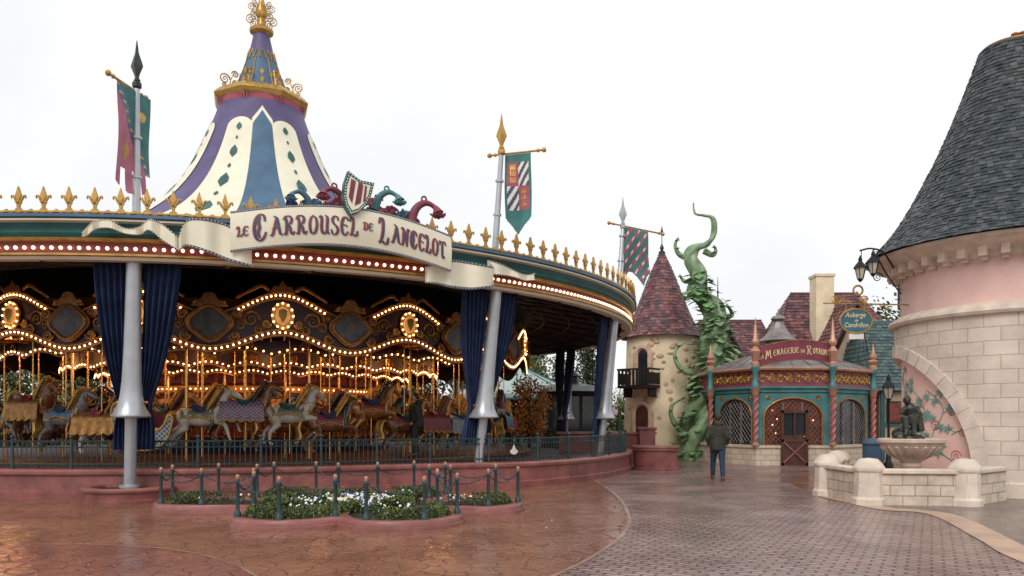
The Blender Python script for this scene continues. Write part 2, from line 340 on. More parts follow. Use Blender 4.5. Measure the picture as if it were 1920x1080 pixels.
cr=N.new('ShaderNodeValToRGB'); cr.color_ramp.elements[0].position=.36; cr.color_ramp.elements[0].color=(.85,.88,.92,1); cr.color_ramp.elements[1].position=.60; cr.color_ramp.elements[1].color=(1.05,1.05,1.06,1); L.new(no.outputs['Fac'],cr.inputs[0])
mx=N.new('ShaderNodeMix'); mx.data_type='RGBA'; mx.inputs[0].default_value=.95; L.new(ms.outputs[0],mx.inputs[6]); L.new(cr.outputs[0],mx.inputs[7]); L.new(mx.outputs[2],bg.inputs[0]); bg.inputs[1].default_value=1.0
su=bpy.data.lights.new('sun','SUN'); su.energy=1.5; su.angle=R(30); su.color=(1,.97,.92); so=bpy.data.objects.new('sun',su); COL.objects.link(so)
so.rotation_euler=(R(48),0,R(-20)); 
sc.view_settings.view_transform='Standard'; sc.view_settings.look='None'
# ------------------------------------------------------------ ground
def sheet(name,pts,z,m):
    b=MB(); b.add([V(p[0],p[1],z) for p in pts],[tuple(range(len(pts)))]); return struct(b.build(name,m))
X['gbrown']=stamped('wet_stamped_concrete',(.18,.072,.042),(.37,.18,.115),(.08,.30))
X['gred']=stamped('wet_red_concrete',(.18,.065,.05),(.30,.13,.10),(.10,.34))
X['gbrick']=brick('wet_brick_paving',(.40,.265,.235),(.28,.17,.155),(.09,.052,.048),.24,.12,.016,.4,1,.7,.35,wet=(.12,.34),rot=.5)
X['ggrey']=brick('grey_paving',(.26,.20,.17),(.20,.15,.13),(.09,.07,.06),.3,.15,.01,.4,.6,.7,.4,wet=(.2,.45),rot=-.3)
X['gbeige']=mat('beige_concrete_band',(.48,.32,.23),.32,0,.3,1.5,.2,15)
X['gline']=mat('worn_border_strip',(.33,.2,.15),.35,0,.4,1.5,.2,15)
X['grass']=mat('lawn_grass',(.04,.06,.02),.95,0,.4,1.5,.4,6)
sheet('ground',[(-600,-60),(600,-60),(600,900),(-600,900)],0,X['gbrown'])
sheet('lawn',[(-200,46),(200,46),(200,400),(-200,400)],.004,X['grass'])
bnd=[gr(*p) for p in ((1010,870),(1090,890),(1150,925),(1178,965),(1170,1000),(1110,1045),(1020,1090),(820,1200))]
bnd=cat_rom(bnd,8)
rt=[gr(*p) for p in ((1530,930),(1640,955),(1740,965),(1830,1010),(1880,1040),(2000,1090))]
rt=cat_rom(rt,6)
area=[(p.x,p.y) for p in bnd]+[(2.2,2.0),(9,2.0)]+[(p.x,p.y) for p in reversed(rt)]+[(7.2,20),(9,24),(12,27.6),(8,29.5),(7,33),(4.8,33),(3,28)]
sheet('brick_paving',area,.004,X['gbrick'])
def stripsheet(name,pts,w0,w1,z,m):
    a=[];b_=[]
    for i,p in enumerate(pts):
        t=(pts[min(i+1,len(pts)-1)]-pts[max(i-1,0)]); t.z=0; t.normalize(); n=V(t.y,-t.x,0); q=p+n*w0; a.append(V(q.x,q.y,z)); q=p+n*w1; b_.append(V(q.x,q.y,z))
    n=len(pts); b=MB(); b.add(a+b_[::-1],[(i,i+1,2*n-2-i,2*n-1-i) for i in range(n-1)]); return struct(b.build(name,m))
stripsheet('paving_border',bnd,-.03,.03,.008,X['gline'])
stripsheet('beige_path_edge',rt,-.42,0,.012,X['gbeige'])
sheet('grey_paving',[(p.x,p.y) for p in rt]+[(40,3),(40,26),(12,24)],.006,X['ggrey'])
b3=cat_rom([gr(*p) for p in ((-500,990),(0,1018),(180,1022),(330,1032),(440,1060),(520,1110))],8)
sheet('red_paving',[(p.x,p.y) for p in b3]+[(-2,2.5),(-14,2.5),(-26,6)],.004,X['gred'])
stripsheet('red_paving_border',b3,-.015,.015,.008,X['gline'])
for q in ((( 560,1030),(760,1000),(980,930)),((560,1030),(300,1070),(100,1100))):
    stripsheet('paving_joint',cat_rom([gr(*p) for p in q],6),-.008,.008,.0045,X['gline'])
# ------------------------------------------------------------ carousel pavilion
CX,CY=-9.13,28.0; CC=V(CX,CY,0)
def pol(r,a,z=0): a=R(a); return V(CX+r*cos(a),CY+r*sin(a),z)
def fr(a): a=R(a); return V(cos(a),sin(a),0),V(-sin(a),cos(a),0),V(0,0,1)
def th(px,r):
    k=(px-960)/F; A=k*k+1; B=-2*(k*CX+CY); c=CX*CX+CY*CY-r*r; D=max(0,B*B-4*A*c); Y=(-B-math.sqrt(D))/2/A
    return math.degrees(math.atan2(Y-CY,k*Y-CX)),Y
def pz(px,py,r):
    a,Y=th(px,r); return a,1.6+(790-py)*Y/F
pav=thing('carousel_pavilion','large round carousel pavilion with striped purple, cream and blue tent roof and gold crown','carousel pavilion',(CX,CY,0))
prof=[(13.3,5.5),(12,5.82),(10,6.22),(8,6.72),(6.0,7.4),(4.6,8.1),(3.75,8.75),(3.15,9.4),(2.72,10.0),(2.38,10.6),(2.10,11.2),(1.86,11.8),(1.66,12.3),(1.52,12.7),(1.46,13.0)]
pp=[(p.x,p.z) for p in cat_rom([V(a,0,b) for a,b in prof],4)]
def rz(z):
    for i in range(len(pp)-1):
        if pp[i][1]<=z<=pp[i+1][1]:
            t=(z-pp[i][1])/(pp[i+1][1]-pp[i][1]); return pp[i][0]+(pp[i+1][0]-pp[i][0])*t
    return pp[-1][0] if z>pp[-1][1] else pp[0][0]
b=MB(); b.lathe(pp,128,0,CC)
def patch(ac,hw,z0,z1,off,m,n=36,top='round'):
    zs=[z0+(z1-z0)*(1-(1-i/n)**1.6) for i in range(n+1)]
    def fn(u,v):
        z=zs[round(v*n)]; h=hw
        d=z1-z
        if top=='round' and d<.35: h=hw*math.sqrt(max(0,1-((.35-d)/.35)**2))
        if top=='point' and d<.55: h=hw*d/.55
        if top=='diamond': h=hw*(1-abs(2*(z-z0)/(z1-z0)-1))
        return pol(rz(z)+off,ac+(u*2-1)*h,z+off*.6)
    b.grid(fn,8,n,m)
a0=-71
for k in range(8):
    patch(a0+22.5+45*k,13.2,5.55,12.0,.02,1)
    for i,z in enumerate([6.2,6.85,7.5,8.15,8.8,9.4,10.0,10.6,11.15,11.6]):
        s=[.2,.2,.2,.3,.1,.3,.1,.25,.08,.16][i]; hw=[1.6,1.8,2,4,1.5,4,1.5,4,1.4,3.5][i]
        patch(a0+22.5+45*k,hw,z-s,z+s,.04,3,4,'diamond')
for k in range(4):
    patch(a0+90*k,11.0,5.5,12.5,.01,1,36,'point'); patch(a0+90*k,9.4,5.52,12.3,.03,2,36,'point')
b.build('tent_roof',[X['purple'],X['cream'],X['blue'],X['teal']],pav,sharp=60)
DZ=-.28
b=MB(); b.lathe([(r,z+DZ) for r,z in ((1.45,13.15),(1.68,13.3),(1.74,13.42),(1.62,13.55),(1.5,13.66),(1.3,13.72),(.9,13.74))],8,0,CC,a0=R(a0)+PI/8,a1=R(a0)+PI/8+2*PI)
b.build('gold_collar',X['gold'],pav,bevel=.02)
b=MB(); n=96
for i in range(n):
    a=360*i/n; c=cos(PI/8)/cos(((R(a-a0)+PI/8)%(PI/4))-PI/8)*1.62
    U=[pol(c,a-1.8,13.36+DZ),pol(c,a+1.8,13.36+DZ),pol(c-.06,a,12.95+DZ)]; b.add(U,[(0,1,2)]); 
b.lathe([(1.49,13.0+DZ),(1.53,13.38+DZ)],48,0,CC); b.build('red_valance',X['crimson'],pav)
b=MB(); up=[(.98,13.42),(.82,13.82),(.69,14.15),(.54,14.6),(.43,14.98),(.34,15.38),(.27,15.72)]
b.lathe(up[:5],32,0,CC); b.lathe(up[4:],32,1,CC)
for i in range(16):
    a=360/16*i; b.tube([pol(.54,a-11,14.65),pol(.46,a,15.0),pol(.54,a+11,14.65)],.02,5,2)
for i in range(8):
    a=a0+22.5+45*i; b.tube([pol(.99,a,13.45),pol(.71,a,14.15),pol(.53,a,14.7)],.018,5,2)
    for z in (13.72,14.05): b.prism([(-.08,0),(0,-.13),(.08,0),(0,.13)],.03,pol({13.72:.86,14.05:.73}[z],a+22.5,z),fr(a+22.5)[1],V(0,0,1),fr(a+22.5)[0],2)
b.build('upper_spire',[X['blue'],X['purple'],X['gold']],pav)
b=MB(); b.lathe([(r*.82,z-.14) for r,z in ((.33,15.8),(.5,15.88),(.52,15.98),(.36,16.06),(.22,16.15),(.16,16.4),(.26,16.55),(.26,16.7),(.18,16.9),(.1,17.1),(.14,17.3),(.02,18.2))],20,0,CC)
def scroll(b,O,U,W,s,m=0,r=.03,flip=1,turn=2.2):
    P=[]
    for i in range(26):
        t=i/25; a=t*turn*2*PI; q=s*(1-t)**1.1
        P.append(Vector(O)+U*flip*(s-q*cos(a))+W*(q*sin(a)))
    b.tube(P,[r*(1-.5*i/25) for i in range(26)],5,m)
for i in range(8):
    rr,tt,zz=fr(a0+45*i); scroll(b,pol(.2,a0+45*i,16.2),rr,zz,.19,0,.024); scroll(b,pol(.2,a0+45*i,16.66),rr,zz,.15,0,.02); 
b.build('gold_finial',[X['gold']],pav)
for i in range(8):
    b=MB(); a=a0+22.5+45*i; rr,tt,zz=fr(a)
    scroll(b,pol(1.15,a,13.7),rr,zz,.2,0,.03); scroll(b,pol(1.1,a,13.95),-rr,zz,.13,0,.026); scroll(b,pol(1.25,a,13.5),rr,-zz,.1,0,.026)
    b.tube([pol(1.2,a,13.42),pol(1.15,a,13.7),pol(1.0,a,14.05)],[.035,.03,.02],6)
    b.build('gold_scroll',X['gold'],pav)
# rim
b=MB(); b.lathe([(13.0,4.72),(13.3,4.70),(13.36,4.76),(13.36,4.80)],160,0,CC); b.build('rim_soffit_trim',X['cream'],pav)
b=MB(); b.lathe([(13.30,4.80),(13.30,5.04)],160,0,CC); b.build('red_light_band',X['red'],pav)
b=MB(); b.lathe([(13.30,5.04),(13.40,5.05),(13.42,5.09),(13.36,5.12)],160,0,CC); b.lathe([(13.36,4.755),(13.4,4.77),(13.4,4.81),(13.31,4.82)],160,0,CC); b.build('gold_moulding',X['gold'],pav)
b=MB(); b.lathe([(13.33,5.12),(13.38,5.2),(13.30,5.3),(13.33,5.40)],160,0,CC); b.build('teal_cornice',X['teal'],pav)
b=MB(); b.lathe([(13.33,5.40),(13.45,5.42),(13.45,5.455),(13.40,5.46)],160,1,CC); b.lathe([(13.40,5.46),(13.5,5.48),(13.5,5.54),(13.3,5.56),(13.0,5.56)],160,0,CC); b.build('navy_gutter',[X['blue'],X['cream']],pav)
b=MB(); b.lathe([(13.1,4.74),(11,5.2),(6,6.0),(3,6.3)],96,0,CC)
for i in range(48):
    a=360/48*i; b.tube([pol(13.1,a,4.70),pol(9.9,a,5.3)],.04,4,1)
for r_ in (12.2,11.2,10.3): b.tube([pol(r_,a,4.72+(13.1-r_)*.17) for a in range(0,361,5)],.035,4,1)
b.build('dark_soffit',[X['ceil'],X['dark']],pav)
def bulbmesh(r,name,m):
    b=MB(); b.sph((0,0,0),r,8,5); return b.mesh(name,[m],sharp=180)
BM=bulbmesh(.026,'bulb',X['bulb']); BM2=bulbmesh(.036,'bulb',X['bulb2'])
def bulbs(points,me,parent,key,limit,r,m):
    points=sorted(points,key=key); 
    for p in points[:limit]:
        o=bpy.data.objects.new('bulb',me); COL.objects.link(o); o.parent=parent; o.location=p-ORG[parent]
    if points[limit:]:
        b=MB()
        for p in points[limit:]: b.sph(p,r,6,4)
        o=b.build('bulbs',m,parent,sharp=180); o['kind']='stuff'
dk=lambda p:(p-V(-2,0,1.6)).length
ps=[pol(13.33,a*.74-150,4.92) for a in range(0,250)]
bulbs(ps,BM2,pav,dk,100,.036,X['bulb2'])
# crown finials
fb=MB(); U,W,Nn=V(1,0,0),V(0,0,1),V(0,-1,0)
fb.prism([(-.05,.0),(.05,0),(.045,.05),(.02,.09),(.03,.16),(.06,.2),(.03,.24),(.055,.33),(.02,.43),(0,.5),(-.02,.43),(-.055,.33),(-.03,.24),(-.06,.2),(-.03,.16),(-.02,.09),(-.045,.05)],.03,(0,0,0),U,W,Nn,0,-.03)
for s in (-1,1):
    fb.tube([V(s*x,0,z) for x,z in ((.02,.2),(.06,.24),(.10,.32),(.13,.33),(.14,.30),(.13,.27))],[.018,.024,.024,.02,.018,.012],6)
    fb.tube(cat_rom([V(s*x,0,z) for x,z in ((.03,.08),(.07,.03),(.13,.005),(.19,.02),(.236,.06))],3),.026,6)
fb.sph((0,-.03,.2),.033,8,5)
FM=fb.mesh('fleur_finial',[X['gold']])
FP=[i for i in range(178)]
FP.sort(key=lambda i:(pol(13.4,i*360/178,5.6)-V(0,0,1.6)).length)
for i in FP[:96]:
    a=i*360/178; o=bpy.data.objects.new('fleur_finial',FM); COL.objects.link(o); o.parent=pav; o.location=pol(13.42,a,5.56)-ORG[pav]; o.rotation_euler=(0,0,R(a+90))
b=MB()
for i in FP[96:]:
    a=i*360/178; rr,tt,zz=fr(a); b.add([pol(13.42,a,5.56)+tt*v.x+rr*(-v.y)+zz*v.z for v in fb.v],fb.f)
b.build('fleur_finials',X['gold'],pav)['kind']='stuff'
b=MB(); b.lathe([(13.36,5.56),(13.46,5.57),(13.46,5.6),(13.36,5.61)],160,0,CC); b.build('crown_rail',X['gold'],pav)
# columns
PILL=[-83.6,-48.8,-20.2,25,-118,60,97,134,172,-155]
LEAN=.095; LT=.052
def colm(a):
    rr,tt,zz=fr(a); b=MB(); c0=pol(12.55,a,0); lean=rr*LEAN+tt*LT
    pr=[(.115,.28),(.115,1.62),(.12,1.66),(.36,1.68),(.37,1.71),(.33,1.76),(.26,1.9),(.215,2.1),(.185,2.4),(.165,3),(.15,3.8),(.14,4.72)]
    n=24; vs=[];fs=[]
    for (r,z) in pr:
        for j in range(n): q=2*PI*j/n; vs.append(c0+lean*z+V(r*cos(q),r*sin(q),z))
    for i in range(len(pr)-1):
        for j in range(n): fs.append((i*n+j,i*n+(j+1)%n,(i+1)*n+(j+1)%n,(i+1)*n+j))
    b.add(vs,fs); b.lathe([(.2,.26),(.2,.31),(.13,.33)],20,0,c0); b.build('column',X['silver'],pav)
for a in PILL: colm(a)
def curtain(a,s,wt=.85,seed=0):
    rr,tt,zz=fr(a); b=MB(); rnd=random.Random(seed); ph=rnd.random()*6
    def fn(u,v):
        z=4.74-v*3.72
        if z>1.95: t=(4.74-z)/2.79; o=wt-(wt-.30)*t**1.7; i=.12
        else: t=(1.95-z)/.93; o=.30+.10*math.sin(t*PI*.6); i=.02-.12*t
        x=i+(o-i)*u; dpt=(.07 if z>1.95 else .055)*sin(u*PI*2*5.5+ph+.6*sin(z*2)+.4*v)*(.6+.4*min(1,(4.9-z)))
        return pol(12.36,a,0)+(rr*LEAN+tt*LT)*z+tt*s*x+rr*dpt+V(0,0,z)
    b.grid(fn,66,30); b.grid(lambda u,v:fn(u,v)-rr*.02,66,30)
    b.tube([pol(12.42,a,1.98)+rr*.28+tt*(LT*2+s*x) for x in (0,.15,.3)],.03,6,1)
    return b.build('curtain',[X['navy'],X['goldd']],pav,sharp=80)
for i,a in enumerate(PILL[:5]):
    curtain(a,-1,.82,i); curtain(a,1,.84,i+9)
b=MB(); b.lathe([(0.1,.42),(12.1,.42),(12.1,.1)],96,0,CC); b.build('pavilion_floor',X['wood'],pav)
# boundary wall with bulge
def wr(a):
    t=min(1,max(0,(a+58)/16)); t=t*t*(3-2*t); return 12.25+t*1.05
wall=thing('terrace_wall','low curved red rendered wall running round the foot of the carousel','wall',(CX,CY,0))
A=[-160+i*1.5 for i in range(0,107)]
def wallstrip(name,prof,m):
    b=MB(); vs=[];fs=[];k=len(prof)
    for a in A:
        for (d,z) in prof: vs.append(pol(wr(a)+d,a,z))
    for i in range(len(A)-1):
        for j in range(k-1): fs.append((i*k+j,(i+1)*k+j,(i+1)*k+j+1,i*k+j+1))
    b.add(vs,fs); b.add([vs[j] for j in range(k)]+vs[-k:],[tuple(range(k)),tuple(range(2*k-1,k-1,-1))])
    return b.build(name,m,wall)
wallstrip('wall_body',[(-.3,0),(0.06,0),(0.06,.14),(.02,.17),(0,.5),(-.3,.5)],X['redwall'])
wallstrip('wall_coping',[(-.36,.5),(.05,.5),(.07,.53),(.07,.58),(.04,.61),(-.36,.61),(-.36,.5)],X['redcap'])
# fence
fence=thing('iron_fence','dark green iron picket fence standing on the low red carousel wall','fence',(CX,CY,0))
b=MB(); ra=[(a,wr(a)-.16) for a in A]
for z in (.70,1.18,1.06): b.tube([pol(r,a,z) for a,r in ra],.016 if z<1.1 else .022,5)
b.build('fence_rail',X['iron'],fence)
pa=-150; posts=[]
while pa<-2: posts.append(pa); pa+=6
for p_ in posts:
    b=MB(); r=wr(p_)-.16; b.tube([pol(r,p_,.61),pol(r,p_,1.24)],.03,8); b.sph(pol(r,p_,1.28),.045,8,6); b.build('fence_post',X['iron'],fence)
    b=MB()
    for i in range(1,12):
        a=p_+.5*i; r=wr(a)-.16; b.tube([pol(r,a,.62),pol(r,a,1.18)],.011,4)
        if i%3==0: b.tube([pol(r,a-.3,1.1),pol(r,a,1.16),pol(r,a+.3,1.1)],.008,4)
    b.build('picket_panel',X['iron'],fence)
a,_=th(970,13.2); rr,tt,zz=fr(a); b=MB()
b.prism([(-.1,-.06),(-.13,.0),(-.05,.05),(0,.15),(.05,.05),(.13,0),(.1,-.06),(0,-.09)],.02,pol(wr(a)-.1,a,.88),tt,zz,rr,0)
tag(b.build('fence_plaque',X['white'],org=pol(wr(a)-.1,a,.88)),'small white star shaped plaque fixed to the iron fence right of the middle column','plaque')
def planter(c,r,h,label):
    t=thing('round_planter',label,'planter',(c.x,c.y,0))
    b=MB(); b.lathe([(r+.04,0),(r+.04,.06),(r,.09),(r,h-.08),(r-.02,h-.07)],40,0,c); b.build('planter_body',X['redwall'],t)
    b=MB(); b.lathe([(r,h-.08),(r+.06,h-.07),(r+.07,h-.03),(r+.04,h),(r-.12,h),(r-.14,h-.05)],40,0,c); b.build('planter_rim',X['redcap'],t)
    b=MB(); b.lathe([(.01,h-.05),(r-.1,h-.06)],30,0,c); b.build('soil',X['soil'],t); return t
planter(pol(12.6,PILL[0]),.8,.3,'round red planter base around the foot of the nearest silver column')
pc=V((1229-960)*25.5/F,25.5,0)
t=planter(pc,.72,.72,'tall round red planter with pale cap at the right end of carousel wall')
b=MB(); b.lathe([(.01,.73),(.8,.73),(.8,.79),(.02,.80)],30,0,pc); b.build('stone_cap',X['redcap'],t)
# ------------------------------------------------------------ sign banner on the rim
sg=thing('ribbon_sign','cream ribbon sign with blue and red lettering curved around the carousel rim','sign',pol(13.8,-72,5.2))
RS=13.85
aL,YL=th(432,RS); aR,YR=th(845,RS); zt,zb=5.66,4.88
def sgf(u,v,off=0):
    a=aL+(aR-aL)*u; bow=.26*sin(PI*u)-.05; return pol(RS+off+.14*sin(PI*u)+.05*sin(v*PI)+.08*(v-.5)*sin(PI*u),a,zb+(zt-zb)*v+bow)
b=MB()
for off in (0,-.05): b.grid(lambda u,v:sgf(u,v,off),60,6)
b.grid(lambda u,v:sgf(u,1,-.05+.05*v),60,1); b.grid(lambda u,v:sgf(u,0,-.05+.05*v),60,1); b.build('sign_panel',X['cream'],sg)
b=MB()
for v0,v1 in ((.0,.05),(.95,1.0)): b.grid(lambda u,v:sgf(u,v0+(v1-v0)*v,.006),60,1)
for u in [i/130 for i in range(1,130)]:
    for v in (.025,.975): b.sph(sgf(u,v,.008),.010,5,4,1)
b.build('beaded_border',[X['ink'],X['white']],sg)
arc=(aR-aL)*PI/180*RS
tb=MB()
def signtext(s,u0,u1,h,wt,dz=0,sp=.10):
    v,f=calli(s,h,wt,sp,1,(u1-u0)*arc); uc=(u0+u1)/2
    for (dx,dy,off,m) in ((-.018,.010,.008,1),(0,0,.014,0)):
        tb.add([sgf(uc+(x+dx)/arc,.5+(y+dy+dz)/(zt-zb),off+dzz) for x,y,dzz in v],f,m)
signtext('LE',.03,.075,.18,.026,-.04)
signtext('C',.095,.148,.48,.052); signtext('ARROUSEL',.168,.530,.34,.042,-.01,.16)
signtext('DE',.556,.598,.15,.022,.03)
signtext('L',.630,.672,.48,.052); signtext('ANCELOT',.690,.965,.34,.042,-.01,.16)
tb.build('lettering',[X['ink'],X['inkr']],sg)
def ribbon(pts,name,r0,waves=0):
    b=MB(); P=cat_rom([V(*p) for p in pts],6); n=len(P)
    g=[]
    for i,p in enumerate(P):
        r=r0+.07*sin(i*.7)*waves
        a,zt_=pz(p.x,p.y,r); _,zb_=pz(p.x,p.z,r); g.append((a,zt_,zb_,r))
    def fn(u,v,off=0): a,z1,z0,r=g[round(u*(n-1))]; return pol(r+off,a,z0+(z1-z0)*v)
    b.grid(fn,n-1,3); b.grid(lambda u,v:fn(u,v,-.025),n-1,3)
    for v0,v1 in ((0,.08),(.92,1)): b.grid(lambda u,v:fn(u,v0+(v1-v0)*v,.006),n-1,1,1)
    for i in range(0,n):
        for v in (.04,.96): b.sph(fn(i/(n-1),v,.01),.012,5,4,0)
    b.build(name,[X['cream'],X['ink']],sg)
ribbon([(335,445,470),(350,412,462),(390,410,474),(430,422,490),(472,452,500)],'ribbon_fold',13.72,1)
ribbon([(335,445,470),(305,420,452),(280,411,432),(262,425,440),(235,428,438),(205,412,428),(178,415,430),(165,425,441),(155,437,443)],'ribbon_tail',13.66,1)
ribbon([(798,500,530),(820,492,533),(850,487,540),(885,492,543),(925,500,538)],'ribbon_fold',13.66,1)
ribbon([(925,500,538),(915,488,518),(940,495,516),(965,508,520),(985,515,526),(1002,513,525)],'ribbon_tail',13.56,1)
# shield and scrolls over the sign
a,zs_=pz(666,366,14.05); rr,tt,zz=fr(a+6); O=pol(14.05,a,zs_)
ct,sn=cos(R(-16)),sin(R(-16)); tu=tt*ct+zz*sn; tw=zz*ct-tt*sn
def shp(s): return [(x*s,y*s) for x,y in ((-.27,.36),(0,.29),(.27,.36),(.28,.1),(.23,-.15),(.13,-.33),(0,-.44),(-.13,-.33),(-.23,-.15),(-.28,.1))]
b=MB(); b.prism(shp(1.04),.08,O,tu,tw,rr,0,-.04); b.prism(shp(.80),.095,O,tu,tw,rr,1,.02)
for k,(x0,x1) in enumerate(((-.19,-.09),(-.03,.07),(.11,.15))):
    b.prism([(x0,.24),(x1,.23),(x1+.05,-.26+abs(x1+.05)*1.0),(x0+.05,-.26+abs(x0+.05)*1.0)],.105,O,tu,tw,rr,2,.05)
q=shp(.92)
for i in range(10):
    p0,p1=q[i],q[(i+1)%10]
    for k in range(4): t=k/4; b.sph(O+tu*(p0[0]*(1-t)+p1[0]*t)+tw*(p0[1]*(1-t)+p1[1]*t)+rr*.085,.016,6,4,1)
b.build('striped_shield',[X['teal'],X['cream'],X['burg']],sg)
def horn(px,py,s,m,fl,name='jester_horn'):
    a,z=pz(px,py,13.75); rr,tt,zz=fr(a); O=pol(13.75,a,z); b=MB()
    P=[O+tt*fl*x*s+zz*y*s+rr*.05*k for k,(x,y) in enumerate(((-.40,-.25),(-.30,.02),(-.12,.14),(.05,.07),(.10,-.05)))]
    P=cat_rom(P,5); n=len(P); b.tube(P,[s*(.10-.055*min(1,i/n*1.6)+(.08*max(0,i/n-.7)/.3)) for i in range(n)],10)
    e=P[-1]
    for k in range(7):
        q=2*PI*k/7; d=(tt*cos(q)+rr*sin(q)); b.tube([e+zz*.02,e+d*.10*s-zz*.05*s,e+d*.16*s-zz*.01*s],[.04*s,.04*s,.012*s],6)
    b.sph(e-zz*.08*s,.035*s,8,6)
    b.tube(cat_rom([P[8],P[8]+zz*.12*s,P[8]+zz*.15*s+tt*fl*.07*s,P[8]+zz*.09*s+tt*fl*.1*s],4),.02*s,5)
    b.build(name,m,sg,sharp=60)
horn(552,372,.8,X['blue'],-1); horn(612,368,.95,X['burg'],-1); horn(735,376,.95,X['tealm'],1); horn(805,398,1.1,X['burg'],1)
rs=random.Random(5)
for (px,py,m,s) in ((545,385,'navy',.8),(572,385,'teal',.8),(592,383,'blue',.7),(615,388,'burg',.8),(632,384,'crimson',.8),(697,385,'crimson',1),(690,402,'teal',1),(712,398,'burg',1),(722,404,'crimson',1),(745,410,'teal',1),(775,417,'burg',.9),(708,376,'burg',.8),(760,405,'blue',.9),(735,398,'burg',.9)):
    a,z=pz(px,py-4,13.7); rr,tt,zz=fr(a); O=pol(13.7,a,z-.04); b=MB()
    for k in range(9):
        q=rs.random()*6.28; l=s*rs.uniform(.10,.2); d=tt*cos(q)+zz*abs(sin(q))*.9+rr*rs.uniform(-.2,.5)
        c=rr*rs.uniform(-.5,.5)+tt*.3; b.tube(cat_rom([O,O+d*l*.6+zz*.03,O+d*l+c*.05-zz*.04],4),[s*.04,s*.055,s*.05,s*.05,s*.045,s*.04,s*.03,s*.022,s*.01],7,0,flat=.5)
    b.sph(O,.07*s,10,7); b.build('carved_leaves',X[m],sg,sharp=60)
# ------------------------------------------------------------ flag poles
def flag(base,top,label,barA,barB,tipm):
    base=Vector(base); e=Vector(top); d=(e-base); L_=d.length; d.normalize()
    t=thing('banner_flag',label,'flag',tuple(base)); b=MB(); b.tube([base-V(0,0,.05),e-d*1.0],[.085,.055],12)
    for z in (1.0,1.8): b.tube([base+d*z,base+d*(z+.05)],.1,12,0)
    b.build('pole',X['silver'],t)
    e=e-d*.88
    b=MB(); b.lathe([(r*.85,z*.88) for r,z in ((.05,0),(.09,.05),(.05,.12),(.07,.2),(.15,.38),(.13,.46),(.05,.68),(.01,.98))],4,0,e); b.lathe([(.055,-.12),(.09,-.08),(.09,0),(.055,.03)],10,0,e); b.build('spear_finial',X[tipm],t)
    barA,barB=Vector(barA),Vector(barB); U=(barB-barA); LL=U.length; U.normalize(); b=MB(); b.tube([barA,barB],.026,8); b.sph(barA,.06,8,6); b.sph(barB,.06,8,6); b.sph(barA+U*.15,.045,8,6); b.sph(barB-U*.15,.045,8,6); b.build('crossbar',X['gold'],t)
    return t,U,LL
W=V(0,0,1)
def clothgrid(b,O,U,w,h,fn,nu=26,nv=60,sw=.06,taper=0):
    def P(u,v): return O+U*(u*w)+V(0,0,-v*h)+Nn*(sw*sin(v*5+u*3)*v+.03*sin(u*9+v*2)*min(1,v*3))+U*taper*v
    vs=[P(i/nu,j/nv) for j in range(nv+1) for i in range(nu+1)]; fs=[];mm=[]
    for j in range(nv):
        for i in range(nu):
            k=fn((i+.5)/nu,(j+.5)/nv)
            if k is None: continue
            fs.append((j*(nu+1)+i,j*(nu+1)+i+1,(j+1)*(nu+1)+i+1,(j+1)*(nu+1)+i)); mm.append(k)
    b.add(vs,fs,mm)
A1=at(203,137,14.7); A2=at(273,184,15.9)
t,U,LL=flag((-7.58,15.5,5.5),at(257,75,15.55),'faded burgundy and teal forked banner on the tall flagpole left of the tent roof',A1,A2,'bronze')
Nn=U.cross(W).normalized(); b=MB()
X['pinkc']=mat('faded_burgundy_cloth',(.46,.16,.22),.75,0,.2,3)
def f1(u,v):
    if v>.78 and (int(u*6)%2==1 or v>.84+.16*(1-abs(u-.5))*1.1): return None
    k=(u-.5)-(v*1.5-.62)*.8
    if abs(k)<.10: return 2 if (int(v*40)%3==0 and abs(k)<.05) else 3
    if (abs(u-.72)/.11)**2+(abs(v-.22)/.05)**2<1 or (abs(u-.32)/.13)**2+(abs(v-.6)/.05)**2<1 or (abs(u-.32)<.05 and abs(v-.6)<.09): return 2
    return 1 if k>0 else 0
clothgrid(b,A1+U*.26+V(0,0,-.03),(U+V(.10,0,0)).normalized(),.98,2.1,f1,36,80,.05,-.02)
b.build('banner_cloth',[X['pinkc'],X['tealc'],X['gold'],X['blue']],t)
A1=at(918,292,18.6); A2=at(1020,281,18.1)
t,U,LL=flag((-.42,18.35,5.5),at(945,212,18.25),'teal banner with quartered crowns and stripes on the flagpole above the middle column',A1,A2,'gold')
Nn=U.cross(W).normalized(); b=MB()
def f2(u,v):
    e=1.0-.22*abs(u-.5)*2
    if v>e: return None
    if u<.1 or u>.9 or v<.1 or v>.68: return 1
    x=(u-.1)/.8; y=(v-.1)/.58
    q=(x<.5)!=(y>.5)
    if not q: return 4 if int((x*2+y*2.6)*3)%2 else 5
    cx=(x%.5)*2; cy=(y%.5)*2
    for yc in (.25,.5,.78):
        if abs(cy-yc)<.07 and abs(cx-.5)<.26: return 2
        if -.16<cy-yc<-.06 and abs(cx-.5)<.26 and (int(cx*14)%2==0): return 2
    return 0
clothgrid(b,A1+U*.40+V(0,0,-.03),U,.66,1.95,lambda u,v:f2(u,v),44,110,.07,.02)
b.build('banner_cloth',[X['crimson'],X['tealc'],X['gold'],X['blue'],X['ink'],X['white']],t)
A1=at(1142,418,23.5); A2=at(1243,439,24.3)
t,U,LL=flag((3.25,23.4,5.5),at(1171,372,23.8),'teal and red diagonally striped banner on the flagpole furthest right',A1,A2,'silver')
Nn=U.cross(W).normalized(); b=MB()
def f3(u,v):
    if v>1-.25*abs(sin(u*PI*1.5)): return None
    q=(u*1+v*1.5)*3.2; 
    if (q%1)<.42: return 2 if abs((q%1)-.21)<.1 and int(u*14+v*3)%3==0 else 0
    return 1
